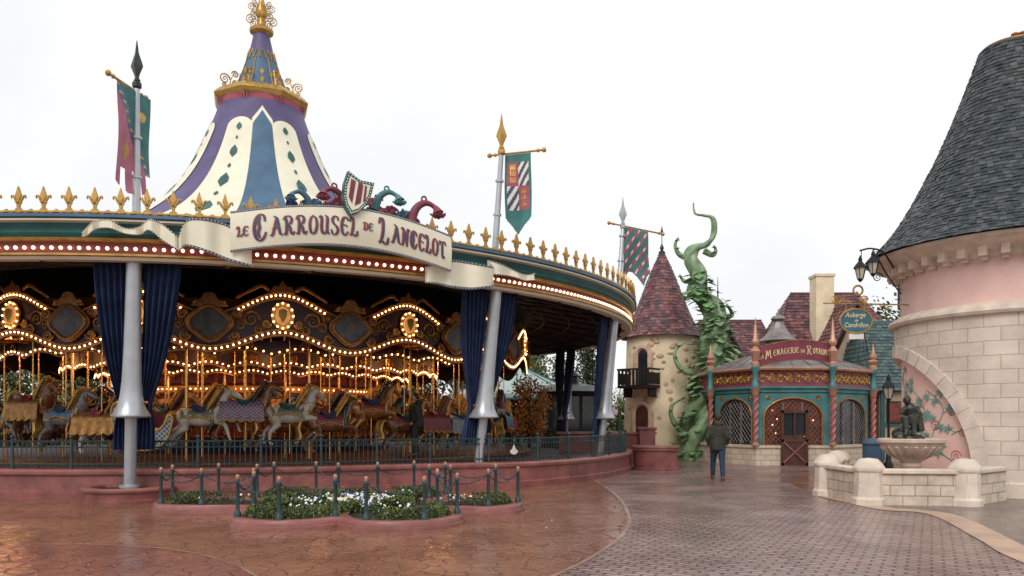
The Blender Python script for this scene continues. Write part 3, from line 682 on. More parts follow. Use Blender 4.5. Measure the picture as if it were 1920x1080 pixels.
clothgrid(b,A1+U*.42+V(0,0,-.03),U,1.0,1.75,f3,40,70,.1,.12)
b.build('banner_cloth',[X['crimson'],X['tealc'],X['white']],t)
# ------------------------------------------------------------ merry-go-round
FZ=.62
mg=thing('merry_go_round','lit rotating carousel with gilded rounding boards, painted medallions and rows of warm bulbs','carousel',(CX,CY,.42))
b=MB(); b.lathe([(9.75,.43),(9.75,FZ-.02),(9.6,FZ),(.1,FZ)],120,0,CC); b.tube([pol(9.76,a,FZ-.05) for a in range(0,361,3)],.03,6,1); b.build('platform',[X['wood'],X['goldd']],mg)
b=MB(); b.lathe([(9.5,4.6),(9.2,4.35),(6.3,4.2),(3,4.15)],72,0,CC)
for i in range(36): a=i*10; b.tube([pol(9.3,a,4.28),pol(3.1,a,4.05)],.05,4,1)
b.build('canopy_ceiling',[X['wood'],X['goldd']],mg)
pts=[]
RB=9.6
def zbm(d): return 3.5+.22*cos(d*PI/10)
def ztm(d): return 4.50+.29*cos(d*PI/10)
for k in range(18):
    ac=-69+20*k
    vis=-165<((ac+180)%360-180)<40
    b=MB(); 
    b.grid(lambda u,v:pol(RB,ac+20*u-10,zbm(20*u-10)+(ztm(20*u-10)-zbm(20*u-10))*v),30,3,0)
    b.grid(lambda u,v:pol(RB-.06,ac+20*u-10,zbm(20*u-10)+(ztm(20*u-10)-zbm(20*u-10))*v),30,3,0)
    for f_,o_,r_ in ((zbm,.0,.03),(ztm,0,.03),(ztm,-.16,.02),(zbm,.15,.02)): b.tube([pol(RB+.03,ac-10+i,f_(i-10)+o_) for i in range(0,21)],r_,6,1)
    if vis:
        for s in (-1,1):
            for (d,z,sz) in ((3.2,4.1,.2),(5.0,3.95,.13),(2.6,3.85,.12),(5.6,4.25,.09)):
                rr,tt,zz=fr(ac+s*d); scroll(b,pol(RB+.03,ac+s*d,z),tt*s,zz,sz,1,.028); 
            rr,tt,zz=fr(ac+s*3); b.tube(cat_rom([pol(RB+.03,ac+s*1.8,4.82),pol(RB+.03,ac+s*3,4.93),pol(RB+.03,ac+s*5,4.75),pol(RB+.03,ac+s*6.5,4.60)],5),[.03]+[.05]*8+[.04]*6+[.02],6,1,flat=.6)
        rr,tt,zz=fr(ac); b.prism([(-.3,0),(-.2,.16),(-.1,.14),(0,.3),(.1,.14),(.2,.16),(.3,0)],.05,pol(RB+.02,ac,4.78),tt,zz,rr,1)
    b.build('rounding_board',[X['board'],X['goldd']],mg)
    if not vis: continue
    rr,tt,zz=fr(ac); O=pol(RB+.05,ac,4.2); b=MB()
    el=[(.22*cos(t),.28*sin(t)) for t in [2*PI*i/24 for i in range(24)]]
    b.prism([(x*1.25,y*1.2) for x,y in el],.05,O,tt,zz,rr,0); b.prism([(x*.8,y*.8) for x,y in el],.09,O,tt,zz,rr,1,.03)
    b.prism([(-.1,.12),(-.03,.16),(.03,.16),(.1,.12),(.09,-.02),(0,-.18),(-.09,-.02)],.13,O,tt,zz,rr,0,.05)
    for s in (-1,1): scroll(b,O+tt*s*.28-zz*.2,tt*s,-zz,.1,0,.03)
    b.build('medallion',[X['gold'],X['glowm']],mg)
    for i in range(12): t=2*PI*i/12; pts.append(O+tt*.25*cos(t)+zz*.31*sin(t)+rr*.08)
    for i in range(22): d=-6.7+13.4*i/21; pts.append(pol(RB+.07,ac+d,ztm(d)-.08))
    for i in range(25): d=-10+20*i/25; pts.append(pol(RB+.06,ac+d,zbm(d)+.075))
    ac2=ac+10; rr,tt,zz=fr(ac2); O=pol(RB+.06,ac2,3.98); b=MB()
    el=[(.44*cos(t)*(1+.08*cos(4*t)),.37*sin(t)*(1+.08*cos(4*t))) for t in [2*PI*i/32 for i in range(32)]]
    b.prism([(x*1.2,y*1.2) for x,y in el],.05,O,tt,zz,rr,0); b.prism([(x*.9,y*.9) for x,y in el],.08,O,tt,zz,rr,1,.02)
    b.tube([O+tt*x+zz*y+rr*.08 for x,y in el+el[:1]],.045,6,0)
    b.prism([(-.42,0),(-.35,.12),(-.2,.16),(-.12,.3),(0,.34),(.12,.3),(.2,.16),(.35,.12),(.42,0)],.06,O+zz*.40,tt,zz,rr,0)
    for s in (-1,1):
        scroll(b,O+tt*s*.5+zz*.2,tt*s,zz,.12,0,.04); scroll(b,O+tt*s*.45-zz*.3,tt*s,-zz,.12,0,.04); b.sph(O+tt*s*.3+zz*.50+rr*.05,.07,8,6)
    b.build('painted_cartouche',[X['goldd'],X['paint']],mg)
for (r,z0,amp,n,nm) in ((8.2,3.30,.16,36,'second_valance'),(6.3,3.10,.12,36,'inner_valance'),(5.3,2.95,.10,36,'innermost_valance')):
    b=MB(); zf=lambda a:z0+amp*abs(sin(R(a)*n/2)); 
    b.grid(lambda u,v:pol(r,360*u,zf(360*u)+(4.1-zf(360*u))*v*(.5 if r>7 else .8)),360,2,0)
    b.tube([pol(r+.03,a,zf(a)) for a in range(0,361,1)],.022,5,1)
    for i in range(36): a=i*10+5; scroll(b,pol(r+.03,a,z0+.3),fr(a)[1],V(0,0,1),.12,1,.03)
    b.build(nm,[X['board'],X['goldd']],mg)
    for i in range(int(120)): 
        a=-150+i*1.4; pts.append(pol(r+.05,a,zf(a)+.07))
b=MB(); b.lathe([(4.6,FZ),(4.6,1.1),(4.2,1.15),(4.2,2.4),(4.4,2.5),(4.4,2.7),(4.2,2.8),(4.2,3.3),(4.5,3.6),(4.6,3.9),(4.2,4.15)],24,[2,1,0,1,1,1,0,0,1,1],CC)
for i in range(24):
    a=i*15; b.tube([pol(4.25,a,1.1),pol(4.25,a,3.4)],.05,6,1)
    scroll(b,pol(4.25,a+7.5,3.0),fr(a)[1],V(0,0,1),.15,1,.03); scroll(b,pol(4.25,a+7.5,2.0),-fr(a)[1],V(0,0,1),.2,1,.03); scroll(b,pol(4.25,a+7.5,1.6),fr(a)[1],-V(0,0,1),.2,1,.03)
b.build('centre_drum',[X['burg'],X['goldd'],X['navy']],mg)
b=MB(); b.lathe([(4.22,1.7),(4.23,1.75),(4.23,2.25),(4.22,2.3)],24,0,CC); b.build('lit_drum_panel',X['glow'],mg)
for i in range(80): a=-150+i*2.2; pts.append(pol(4.5,a,2.6))
for i in range(18):
    a=-64+20*i
    for r in (8.65,5.0):
        if -170<((a+180)%360-180)<60: b=MB(); b.tube([pol(r,a,FZ),pol(r,a,4.3)],.035,8,0); b.build('support_rod',X['brass'],mg)
for a in (-165,-130,-105,-88,-72,-56,-40,-20,10):
    for i in range(12): pts.append(pol(5.2+i*.28,a,3.98))
bulbs(pts,BM,mg,dk,100,.025,X['bulb'])
for i in range(9):
    l=bpy.data.lights.new('lamp','POINT'); l.energy=40; l.color=(1,.46,.17); l.shadow_soft_size=.2; o=bpy.data.objects.new('carousel_light',l); COL.objects.link(o); o.location=pol(8.0,-150+i*20,3.5)
for i in range(6):
    l=bpy.data.lights.new('lamp','POINT'); l.energy=14; l.color=(1,.40,.13); l.shadow_soft_size=.15; o=bpy.data.objects.new('carousel_light',l); COL.objects.link(o); o.location=pol(5.8,-140+i*28,2.8)
# ------------------------------------------------------------ horses
def horse_parts(var=0):
    b=MB()
    b.tube(cat_rom([V(-.62,0,1.12),V(-.35,0,1.13),V(0,0,1.05),V(.3,0,1.10),V(.52,0,1.2)],4),[.10,.17,.215,.24,.245,.24,.225,.215,.215,.22,.225,.235,.245,.25,.24,.21,.15],14,0)
    b.tube(cat_rom([V(.40,0,1.15),V(.60,0,1.42),V(.66,0,1.66),V(.78,0,1.80)],4),[.22,.21,.2,.18,.165,.155,.145,.135,.125,.12,.115,.11,.08],12)
    b.tube([V(.68,0,1.79),V(.80,0,1.76),V(.93,0,1.63),V(1.03,0,1.50),V(1.06,0,1.45)] if var==0 else [V(.66,0,1.79),V(.80,0,1.80),V(.96,0,1.74),V(1.10,0,1.66),V(1.14,0,1.63)],[.09,.115,.085,.065,.045],10)
    for s in (-1,1):
        b.tube([V(.70,s*.05,1.84),V(.69,s*.07,1.97)],[.035,.012],6)
        b.sph((.86,s*.075,1.74),.022,6,5)
    if var==0: FR=((1,((.44,1.02),(.66,.86),(.70,.62),(.60,.48),(.56,.42))),(-1,((.44,1.02),(.74,.98),(.86,.76),(.74,.62),(.70,.56)))); HR=((1,((-.42,1.05),(-.36,.82),(-.62,.62),(-.66,.38),(-.60,.28))),(-1,((-.42,1.05),(-.30,.80),(-.50,.58),(-.50,.34),(-.43,.25))))
    else: FR=((1,((.44,1.04),(.80,1.12),(.98,.94),(1.02,.74),(1.08,.70))),(-1,((.44,1.02),(.70,.92),(.78,.66),(.84,.46),(.90,.42)))); HR=((1,((-.42,1.05),(-.52,.80),(-.82,.70),(-.98,.50),(-1.0,.42))),(-1,((-.42,1.05),(-.38,.78),(-.66,.62),(-.76,.40),(-.74,.30))))
    for s,fo in FR: b.tube([V(x,s*.13,z) for x,z in fo],[.12,.085,.05,.04,.052],9)
    for s,ho in HR: b.tube([V(x,s*.13,z) for x,z in ho],[.17,.12,.062,.045,.058],9)
    return b
BOD=[]
for v_ in (0,1):
    body=blob(horse_parts(v_),'body',X['hwhite'],voxel=.028,smooth=3); BOD.append(body.data); bpy.data.objects.remove(body)
b=MB()
for i in range(9):
    t=i/8; p=V(.30,0,1.36).lerp(V(.66,0,1.92),t)
    for s in (-1,1): b.tube(cat_rom([p,p+V(-.1,s*.06,.03),p+V(-.12,s*.13,-.10),p+V(-.2,s*.13,-.2)],4),[.03,.045,.05,.05,.05,.05,.045,.045,.04,.035,.03,.02,.008],6)
b.tube([V(.66,0,1.92),V(.8,0,1.9),V(.88,0,1.78)],[.03,.04,.01],6)
MANE=b.mesh('mane',[X['gold']],sharp=70)
b=MB()
for i in range(6):
    q=(i-2.5)*.04; b.tube(cat_rom([V(-.6,q*.4,1.18),V(-.78,q,1.2),V(-.88,q*1.5,.95),V(-.84,q*2,.7),V(-.95,q*2.2,.5)],4),[.03]+[.045]*12+[.03,.02,.014,.006],6)
TAIL=b.mesh('tail',[X['gold']],sharp=70)
def shell(x0,x1,z0,r,off,zl):
    def fn(u,v):
        x=x0+(x1-x0)*u; k=zl*(.78+.22*abs(2*u-1)); a=-k+(2*k)*v; rr=r+off+.012*cos(u*PI*6)*abs(sin(a)); return V(x,rr*sin(a)*.97,z0+rr*cos(a))
    return fn
uvf=lambda u,v:(u*.9,v*1.3)
b=MB(); sh=shell(-.46,.40,1.09,.245,.02,1.75); b.grid(sh,20,20,0,uvf); b.grid(shell(-.46,.40,1.09,.245,.005,1.75),20,20,0,uvf)
for e in (0,1):
    b.tube([sh(i/20,e) for i in range(21)],.02,6,1)
    for i in range(9): p=sh(i/8,e); b.tube([p,p-V(0,0,.08)],[.02,.007],5,1)
    b.tube([sh(e,i/16) for i in range(17)],.016,5,1)
BLAN=b.mesh('blanket',[X['diam'],X['gold']],sharp=70)
b=MB()
def cap(off):
    def fn(u,v):
        x=-.66+1.22*u; s=1 if v>.5 else -1; q=abs(v-.5)*2
        if q<.45: a=q/.45*PI/2; return V(x,s*(.25+off)*sin(a),1.12+(.25+off)*cos(a))
        k=(q-.45)/.55; return V(x*(1+.05*k),s*(.25+off+.05*k+.025*sin(u*PI*9)*k),1.12-.36*k*(.8+.2*abs(sin(u*PI*5))))
    return fn
b.grid(cap(.03),30,24,0,lambda u,v:(u*1.2,v*1.6)); b.grid(cap(.012),30,24,0)
for v in (0,1): b.tube([cap(.03)(i/30,v) for i in range(31)],.022,6,1)
LONG=b.mesh('caparison',[X['diam'],X['gold']],sharp=70)
b=MB()
b.grid(lambda u,v:V(-.17+.36*u,(.28)*sin(-1.1+2.2*v),1.11+.30*cos(-1.1+2.2*v)+.07*(abs(u-.5)*2)**2),12,12,0)
b.tube([V(-.18,y,1.46-abs(y)*.4) for y in (-.16,-.08,0,.08,.16)],[.03,.04,.045,.04,.03],8); b.tube([V(.18,y,1.47-abs(y)*.5) for y in (-.1,0,.1)],[.02,.035,.02],8)
SAD=b.mesh('saddle',[X['red']],sharp=70)
b=MB()
for x,z,r in ((.99,1.56,.085),(.84,1.73,.12)):
    b.tube([V(x+.6*r*cos(t)*.6,r*sin(t),z+r*cos(t)) for t in [2*PI*i/14 for i in range(15)]],.014,5)
for s in (-1,1):
    b.tube([V(1.0,s*.07,1.56),V(.84,s*.11,1.70)],.012,5); b.tube(cat_rom([V(1.0,s*.08,1.55),V(.75,s*.17,1.45),V(.4,s*.12,1.42),V(.2,0,1.44)],4),.011,5)
b.tube([V(.60+.03*cos(t),.215*sin(t),1.26+.22*cos(t)) for t in [PI*.35+1.3*PI*i/12 for i in range(13)]],.025,6)
BRI=b.mesh('bridle',[X['gold']],sharp=70)
b=MB()
b.tube(cat_rom([V(.44,0,1.22),V(.60,0,1.44),V(.66,0,1.66),V(.75,0,1.80)],5),[.235,.235,.23,.22,.21,.20,.19,.18,.17,.165,.16,.15,.145,.14,.135,.13],12)
b.tube([V(.70,0,1.82),V(.82,0,1.80),V(.95,0,1.69),V(1.03,0,1.58)],[.10,.13,.10,.07],10)
b.tube([V(.80,0,1.88),V(.84,0,1.98),V(.82,0,2.08)],[.03,.02,.005],6)
ARM=b.mesh('head_armour',[X['harm']],sharp=50)
b=MB(); b.tube([V(.05,0,0),V(.05,0,3.85)],.018,8)
P=[V(.05+.02*cos(i*.9),.02*sin(i*.9),1.4+i*.02) for i in range(115)]; b.tube(P,.007,4)
POLE=b.mesh('brass_pole',[X['brass']],sharp=70)
def mk(name,me,par,m=None,slot=0):
    o=bpy.data.objects.new(name,me); COL.objects.link(o); o.parent=par
    if m is not None: o.material_slots[slot].link='OBJECT'; o.material_slots[slot].material=m
    return o
bodies=[('golden','hgold'),('brown','hbrown'),('golden','hgold'),('white','hwhite'),('brown','hbrown'),('golden','hgold'),('black','hblack'),('brown','hbrown'),('dark grey','hgrey')]
blks=[('deep red','red'),('green and gold','diamg'),('gold','goldd'),('blue and white diamond','diam'),('burgundy','burg'),('purple and gold','diamp'),('dark blue','blue')]
rh=random.Random(21)
for ri,(r,rn,a00,da,cnt) in enumerate(((9.05,'outer',-131,7.0,18),(7.8,'middle',-129,7.6,16),(6.4,'inner',-130,8.6,15))):
    k=0
    for i in range(cnt):
        a=a00+da*i+rh.uniform(-.9,.9)
        if ri==0 and i==6: continue
        bn,bm=bodies[(i*4+ri*2+(i//3))%9]; ln,lm=blks[(i*3+ri*2+(i//4))%7]
        z=FZ+rh.uniform(-.12,.32); v_=rh.randrange(2); lg=rh.random()<.22
        h=thing('carousel_horse','%s carousel horse with %s %s, %s from left in %s row'%(bn,ln,'caparison' if lg else 'blanket',ORD[k],rn),'carousel horse',pol(r,a,z),R(a+90)); k+=1
        s_=rh.uniform(.85,.94); h.scale=(s_,s_,s_)
        mm_=rh.choice(['gold','hblack','gold','goldd']) if bm!='hgold' else rh.choice(['hbrown','hblack','gold'])
        mk('body',BOD[v_],h,X[bm]); mk('mane',MANE,h,X[mm_]); mk('tail',TAIL,h,X[mm_])
        if lg: mk('caparison',LONG,h,X[lm])
        else: mk('blanket',BLAN,h,X[lm])
        if rh.random()<.25: mk('head_armour',ARM,h,X[rh.choice(['harm','goldd'])])
        mk('saddle',SAD,h,X[rh.choice(['red','navy','teal','burg'])]); mk('bridle',BRI,h); mk('brass_pole',POLE,h)
a=-131+7.0*6; ch=thing('carousel_chariot','blue and white scale patterned chariot bench among the outer carousel horses','chariot',pol(8.95,a,FZ+.02),R(a+90))
def loc(b,name,mats,par,sharp=40,bevel=0):
    o=bpy.data.objects.new(name,b.mesh(name,mats,V(0,0,0),sharp)); COL.objects.link(o); o.parent=par; ORG[o]=ORG[par]
    if bevel: q=o.modifiers.new('b','BEVEL'); q.width=bevel; q.segments=2; q.limit_method='ANGLE'
    return o
sil=[(p.x*.75,p.y) for p in cat_rom([V(x,y,0) for x,y in ((-.8,.35),(-.5,.2),(0,.16),(.5,.22),(.85,.5),(.98,.95),(.85,.98),(.62,.7),(.2,.62),(-.3,.75),(-.6,1.15),(-.85,1.3),(-.98,1.1),(-.9,.7),(-.8,.35))],4)][:-1]
b=MB()
for s in (-1,1): b.prism(sil,.05,(0,s*.4,.1),V(1,0,0),V(0,0,1),V(0,s,0),0)
loc(b,'side_panel',[X['diam']],ch)
b=MB(); b.box((-.15,0,.55),(.5,.76,.1)); b.box((-.45,0,.85),(.1,.76,.6)); loc(b,'bench',[X['red']],ch,bevel=.02)
b=MB()
for s in (-1,1): b.tube([V(x,s*.45,z+.1) for x,z in sil+sil[:1]],.03,6)
loc(b,'gold_trim',[X['gold']],ch)
# ------------------------------------------------------------ flower bed
BC=V(-3.0,13.5,0)
circ=[(-3.45,12.15,.95),(-1.75,12.1,.98),(-5.6,14.1,.9),(-.65,13.85,.85),(-3.0,13.6,1.6),(-4.3,15.0,.75),(-2.0,15.1,.8)]
def bed(a,ins=0):
    d=V(cos(a),sin(a),0); best=.3
    for x,y,r in circ:
        r-=ins; o=V(x-BC.x,y-BC.y,0); t=o.dot(d); q=r*r-(o.length_squared-t*t)
        if q>0: best=max(best,t+math.sqrt(q))
    return best
NB=240
def bp_(i,ins,z): a=2*PI*i/NB; return BC+V(cos(a),sin(a),0)*bed(a,ins)+V(0,0,z)
fbed=thing('flower_bed_kerb','low lobed red kerb around the flower bed in front of the carousel','kerb',tuple(BC))
b=MB(); pr=[(-.03,0),(-.03,.05),(0,.06),(0,.13),(.02,.15),(.16,.15),(.18,.13),(.18,0)]
vs=[bp_(i,d,z) for i in range(NB) for d,z in pr]; k=len(pr); fs=[]
for i in range(NB):
    for j in range(k-1): fs.append((i*k+j,((i+1)%NB)*k+j,((i+1)%NB)*k+j+1,i*k+j+1))
b.add(vs,fs); b.build('kerb_ring',X['redcap'],fbed,sharp=50)
b=MB(); b.add([bp_(i,.17,.1) for i in range(NB)],[tuple(range(NB))]); b.build('soil',X['soil'],fbed)
def leaves(b,c,n,s,m=0,sp=(.1,.1,.1),ms=None):
    for _ in range(n):
        p=V(c[0]+random.gauss(0,sp[0]),c[1]+random.gauss(0,sp[1]),c[2]+random.gauss(0,sp[2]))
        u=V(random.gauss(0,1),random.gauss(0,1),random.gauss(0,1)).normalized(); w_=u.orthogonal().normalized(); w_=Matrix.Rotation(random.random()*6.28,3,u)@w_; x=u.cross(w_); q=s*random.uniform(.6,1.3)
        b.add([p-w_*q,p+x*q*.5,p+w_*q,p-x*q*.5],[(0,1,2,3)],random.choice(ms) if ms else m)
X['hedg']=mat('box_hedge_green',(.075,.12,.03),.7,0,.4,2)
hedge=MB()
for i in range(NB):
    for _ in range(100):
        t=random.random(); e=(1-(2*t-1)**6); p=bp_(i+random.random(),.2+.50*t,.11+.18*e*random.random()**.35); leaves(hedge,p,1,.026,0,(.01,.01,.01),[0,0,0,1,2])
tag(hedge.build('box_hedge',[X['hedg'],X['leafd'],X['leafy']],org=BC,sharp=180),'clipped green box hedge lining the inside of the lobed kerb','hedge')
fl=MB()
X['petw']=mat('white_petals',(.75,.75,.8),.6,0,.1); X['pety']=mat('yellow_petals',(.7,.55,.15),.6,0,.1); X['petb']=mat('violet_petals',(.12,.08,.3),.6,0,.2)
for _ in range(3200):
    a=random.random()*2*PI; r=bed(a,.7)*math.sqrt(random.random()); p=BC+V(cos(a)*r,sin(a)*r,.12+random.random()*.11)
    leaves(fl,p,2,.035,0,(.03,.03,.02),[3,3,4])
    if random.random()<.17*(1.3 if p.x>-3.2 else .4):
        m_=random.choice([0,0,0,0,1,2]); s=random.uniform(.013,.024); q=p+V(0,-.01,.05)
        fl.add([q+V(s*cos(t),s*sin(t)*.6,s*sin(t)*.8+.004*random.random()) for t in [2*PI*i/6 for i in range(6)]],[tuple(range(6))],m_)
tag(fl.build('flowers',[X['petw'],X['pety'],X['petb'],X['leafm'],X['leafd']],org=BC,sharp=180),'small white, yellow and violet pansies filling the middle of the bed','flowers',kind='stuff')
bo=MB(); bo.lathe([(.055,0),(.055,.05),(.035,.09),(.03,.12),(.026,.5),(.036,.52),(.036,.56),(.022,.58)],12); BOL=bo.mesh('post',[X['iron']])
bo=MB(); bo.sph((0,0,.612),.032,12,8); bo.lathe([(.03,.575),(.035,.59),(.02,.6)],10); BAL=bo.mesh('ball_cap',[X['terra']])
cum=[0]; P=[bp_(i,.09,.15) for i in range(NB+1)]
for i in range(NB): cum.append(cum[-1]+(P[i+1]-P[i]).length)
nb=26; BP=[]
for k in range(nb):
    t=cum[-1]*(k+.35)/nb; i=max(j for j in range(NB+1) if cum[j]<=t); i=min(i,NB-1); BP.append(P[i].lerp(P[i+1],(t-cum[i])/max(1e-6,cum[i+1]-cum[i])))
order=sorted(range(nb),key=lambda k:BP[k].x/BP[k].y)
for n_,k in enumerate(order):
    t=thing('bollard','slim dark green bollard with copper ball cap, %s from the left around the flower bed'%ORD[n_],'bollard',tuple(BP[k]))
    mk('post',BOL,t); mk('ball_cap',BAL,t)
for k in range(nb):
    p,q=BP[k]+V(0,0,.54),BP[(k+1)%nb]+V(0,0,.54); b=MB(); n=18
    pp_=[p.lerp(q,i/n)-V(0,0,.16*4*(i/n)*(1-i/n)) for i in range(n+1)]
    for i in range(n):
        d=(pp_[i+1]-pp_[i]); c=(pp_[i]+pp_[i+1])/2; d.normalize(); s=d.cross(V(0,0,1)).normalized() if i%2 else V(0,0,1); l=(pp_[i+1]-pp_[i]).length*.62
        b.tube([c+d*l*cos(t)+s*.014*sin(t) for t in [2*PI*j/8 for j in range(9)]],.0055,4,cap=False)
    tag(b.build('chain',X['iron'],org=p),'thin dark chain slung between two neighbouring bollards of the flower bed','chain','chains between the flower bed bollards')
# ------------------------------------------------------------ shingles
def shingle_cone(b,prof,c,row,tile,nm,rnd,t=.02,lift=.03):
    L=[0]
    for i in range(1,len(prof)): L.append(L[-1]+math.hypot(prof[i][0]-prof[i-1][0],prof[i][1]-prof[i-1][1]))
    def P(s):
        s=max(0,min(L[-1],s))
        for i in range(len(prof)-1):
            if s<=L[i+1]: q=(s-L[i])/(L[i+1]-L[i]); return prof[i][0]*(1-q)+prof[i+1][0]*q,prof[i][1]*(1-q)+prof[i+1][1]*q
    s=0
    while s<L[-1]-.02:
        r0,z0=P(s); r1,z1=P(s+row*1.25); n=max(8,int(2*PI*r0/tile)); o=rnd.random()
        for i in range(n):
            a=2*PI*(i+o)/n; w=2*PI/n*.485; dz=rnd.uniform(-.25,.1)*row; lf=lift*rnd.uniform(.6,1.4)
            vs=[V((r0+lf)*cos(a-w),(r0+lf)*sin(a-w),z0+dz*.6+rnd.uniform(-.01,.01)),V((r0+lf)*cos(a+w),(r0+lf)*sin(a+w),z0+dz*.6+rnd.uniform(-.01,.01)),V((r1+.004)*cos(a+w),(r1+.004)*sin(a+w),z1),V((r1+.004)*cos(a-w),(r1+.004)*sin(a-w),z1),
                V((r0+lf-t)*cos(a-w),(r0+lf-t)*sin(a-w),z0+dz*.6-.004),V((r0+lf-t)*cos(a+w),(r0+lf-t)*sin(a+w),z0+dz*.6-.004)]
            b.add([p+Vector(c) for p in vs],[(0,1,2,3),(1,0,4,5)],rnd.randrange(nm))
        s+=row
def shingle_plane(b,A_,B_,C_,D_,row,tile,nm,rnd,lift=.035):
    A_,B_,C_,D_=[Vector(p) for p in (A_,B_,C_,D_)]; H=((D_+C_)/2-(A_+B_)/2).length; nr=max(2,int(H/row)); Nn=(B_-A_).cross(D_-A_).normalized()
    for j in range(nr):
        v0=j/nr; v1=min(1,(j+1.25)/nr); l0=A_.lerp(D_,v0); r0=B_.lerp(C_,v0); l1=A_.lerp(D_,v1); r1=B_.lerp(C_,v1); W_=(r0-l0).length; n=max(1,round(W_/tile)); o=(j%2)*.5
        for i in range(-1,n+1):
            u0=max(0,(i+o+.02)/n); u1=min(1,(i+o+.98)/n)
            if u1-u0<.002: continue
            lf=lift*rnd.uniform(.6,1.3); b.add([l0.lerp(r0,u0)+Nn*lf,l0.lerp(r0,u1)+Nn*lf,l1.lerp(r1,u1)+Nn*.005,l1.lerp(r1,u0)+Nn*.005,l0.lerp(r0,u0),l0.lerp(r0,u1)],[(0,1,2,3),(1,0,4,5)],rnd.randrange(nm))
rnd=random.Random(3)
# ------------------------------------------------------------ right tower
TX,TY=11.75,18.0; TC=V(TX,TY,0)
tw_=thing('round_tower','large round pink and stone tower with tall curved slate roof at the right edge','tower',(TX,TY,0))
tp=[(3.16,5.50),(2.90,5.75),(2.56,6.15),(2.21,6.7),(1.92,7.25),(1.65,7.8),(1.43,8.3),(1.21,8.85),(1.02,9.35),(.86,9.8),(.70,10.28)]
tpp=[(p.x,p.z) for p in cat_rom([V(x,0,y) for x,y in tp],3)]
b=MB(); b.lathe([(x-.03,y-.02) for x,y in tpp],64,0,TC); shingle_cone(b,tpp,TC,.10,.135,4,rnd,.018,.026); b.lathe([(.72,10.24),(.72,10.30),(.5,10.38),(.02,10.4)],32,1,TC)
b.build('slate_roof',X['slate'],tw_,sharp=30)
b=MB()
for i in range(3): q=R(-120+i*14); b.sph(TC+V(.6*cos(q),.6*sin(q),10.40),(.09,.09,.05),8,6)
b.lathe([(.66,10.33),(.66,10.36),(.5,10.39)],32,0,TC); b.build('roof_crown',X['goldd'],tw_)
b=MB(); b.lathe([(2.34,5.08),(2.40,5.10),(2.42,5.20),(2.72,5.31),(2.86,5.37),(3.02,5.41),(3.07,5.48),(2.85,5.53)],72,0,TC)
for i in range(40):
    a=2*PI*i/40; q=Matrix.Rotation(a,3,'Z'); b.box(TC+q@V(2.52,0,5.19),(.28,.16,.2),m=0,M=q); b.box(TC+q@V(2.44,0,5.06),(.14,.12,.09),m=0,M=q)
b.build('corbel_cornice',X['stonec'],tw_)
b=MB(); b.lathe([(2.34,4.1),(2.34,5.15)],72,0,TC); b.build('pink_wall',X['pink'],tw_)
b=MB()
for (aa) in (R(150),R(-50)):
    for i in range(4):
        q=Matrix.Rotation(aa,3,'Z'); b.box(TC+q@V(2.30,0,4.24+.25*i),(.14,.42 if i%2 else .28,.23),M=q)
b.build('quoin_blocks',X['stonec'],tw_,bevel=.015)
b=MB(); b.lathe([(2.5,3.86),(2.6,3.87),(2.64,3.93),(2.62,4.0),(2.5,4.06),(2.4,4.12),(2.33,4.14)],72,0,TC); b.build('string_course',X['stonec'],tw_)
AC=-203
def tpnt(r,a,z): return TC+V(r*cos(R(a)),r*sin(R(a)),z)
EI=(2.74,63); EO=(3.02,69.5)
def aw(d,h,half): 
    x=abs(d)/half
    return None if x>=1 else h*(1-x**2.2)**.5
zo=lambda a:(aw(a-AC,*EO) or 0)
b=MB(); RL=2.5; n=240
for i in range(n):
    a=AC-180+360*i/n; a2=a+360/n; z1=zo(a)+.42 if zo(a)>0 else 0; z2=zo(a2)+.42 if zo(a2)>0 else 0
    if not ((z1==0 and z2==0) or (z1 and z2)): z1=z2=min(z1,z2)
    b.add([tpnt(RL,a,z1),tpnt(RL,a2,z2),tpnt(RL,a2,3.87),tpnt(RL,a,3.87)],[(0,1,2,3)],0,[[(RL*R(a),z1),(RL*R(a2),z2),(RL*R(a2),3.87),(RL*R(a),3.87)]])
b.lathe([(RL+.06,0),(RL+.06,.28),(RL,.33)],60,0,TC,R(AC+72),R(AC+288)); b.build('stone_wall',X['stone'],tw_)
b=MB(); m_=90; ia=[]
for i in range(m_+1):
    t=PI*i/m_; q=max(0,1-abs(cos(t))**2.2)**.5
    zin=EI[0]*q+.42; zout=EO[0]*q+.42
    if i in (0,m_): zin=zout=0
    ia.append((AC-EI[1]*cos(t),zin,AC-(EO[1]+.5)*cos(t),zout))
RV=RL+.04; RI=2.34
for i in range(m_):
    A0,A1_=ia[i],ia[i+1]
    b.add([tpnt(RV,A0[0],A0[1]),tpnt(RV,A1_[0],A1_[1]),tpnt(RV,A1_[2],A1_[3]),tpnt(RV,A0[2],A0[3])],[(0,1,2,3)],0)
    b.add([tpnt(RV,A0[2],A0[3]),tpnt(RV,A1_[2],A1_[3]),tpnt(RL-.02,A1_[2],A1_[3]),tpnt(RL-.02,A0[2],A0[3])],[(0,1,2,3)],0)
    b.add([tpnt(RV,A0[0],A0[1]),tpnt(RV,A1_[0],A1_[1]),tpnt(RI-.02,A1_[0],A1_[1]),tpnt(RI-.02,A0[0],A0[1])],[(0,1,2,3)],0)
    if i%4==0: b.add([tpnt(RV+.004,A0[0],A0[1]),tpnt(RV+.004,A0[0]+.5,A0[1]),tpnt(RV+.004,A0[2]+.5,A0[3]),tpnt(RV+.004,A0[2],A0[3])],[(0,1,2,3)],1)
X['joint']=mat('mortar_joint',(.40,.31,.25),.9)
b.build('arch_surround',[X['stonec'],X['joint']],tw_,sharp=20)
b=MB(); b.lathe([(RI,0),(RI,3.6)],64,0,TC); b.build('salmon_niche_wall',X['pinkd'],tw_)
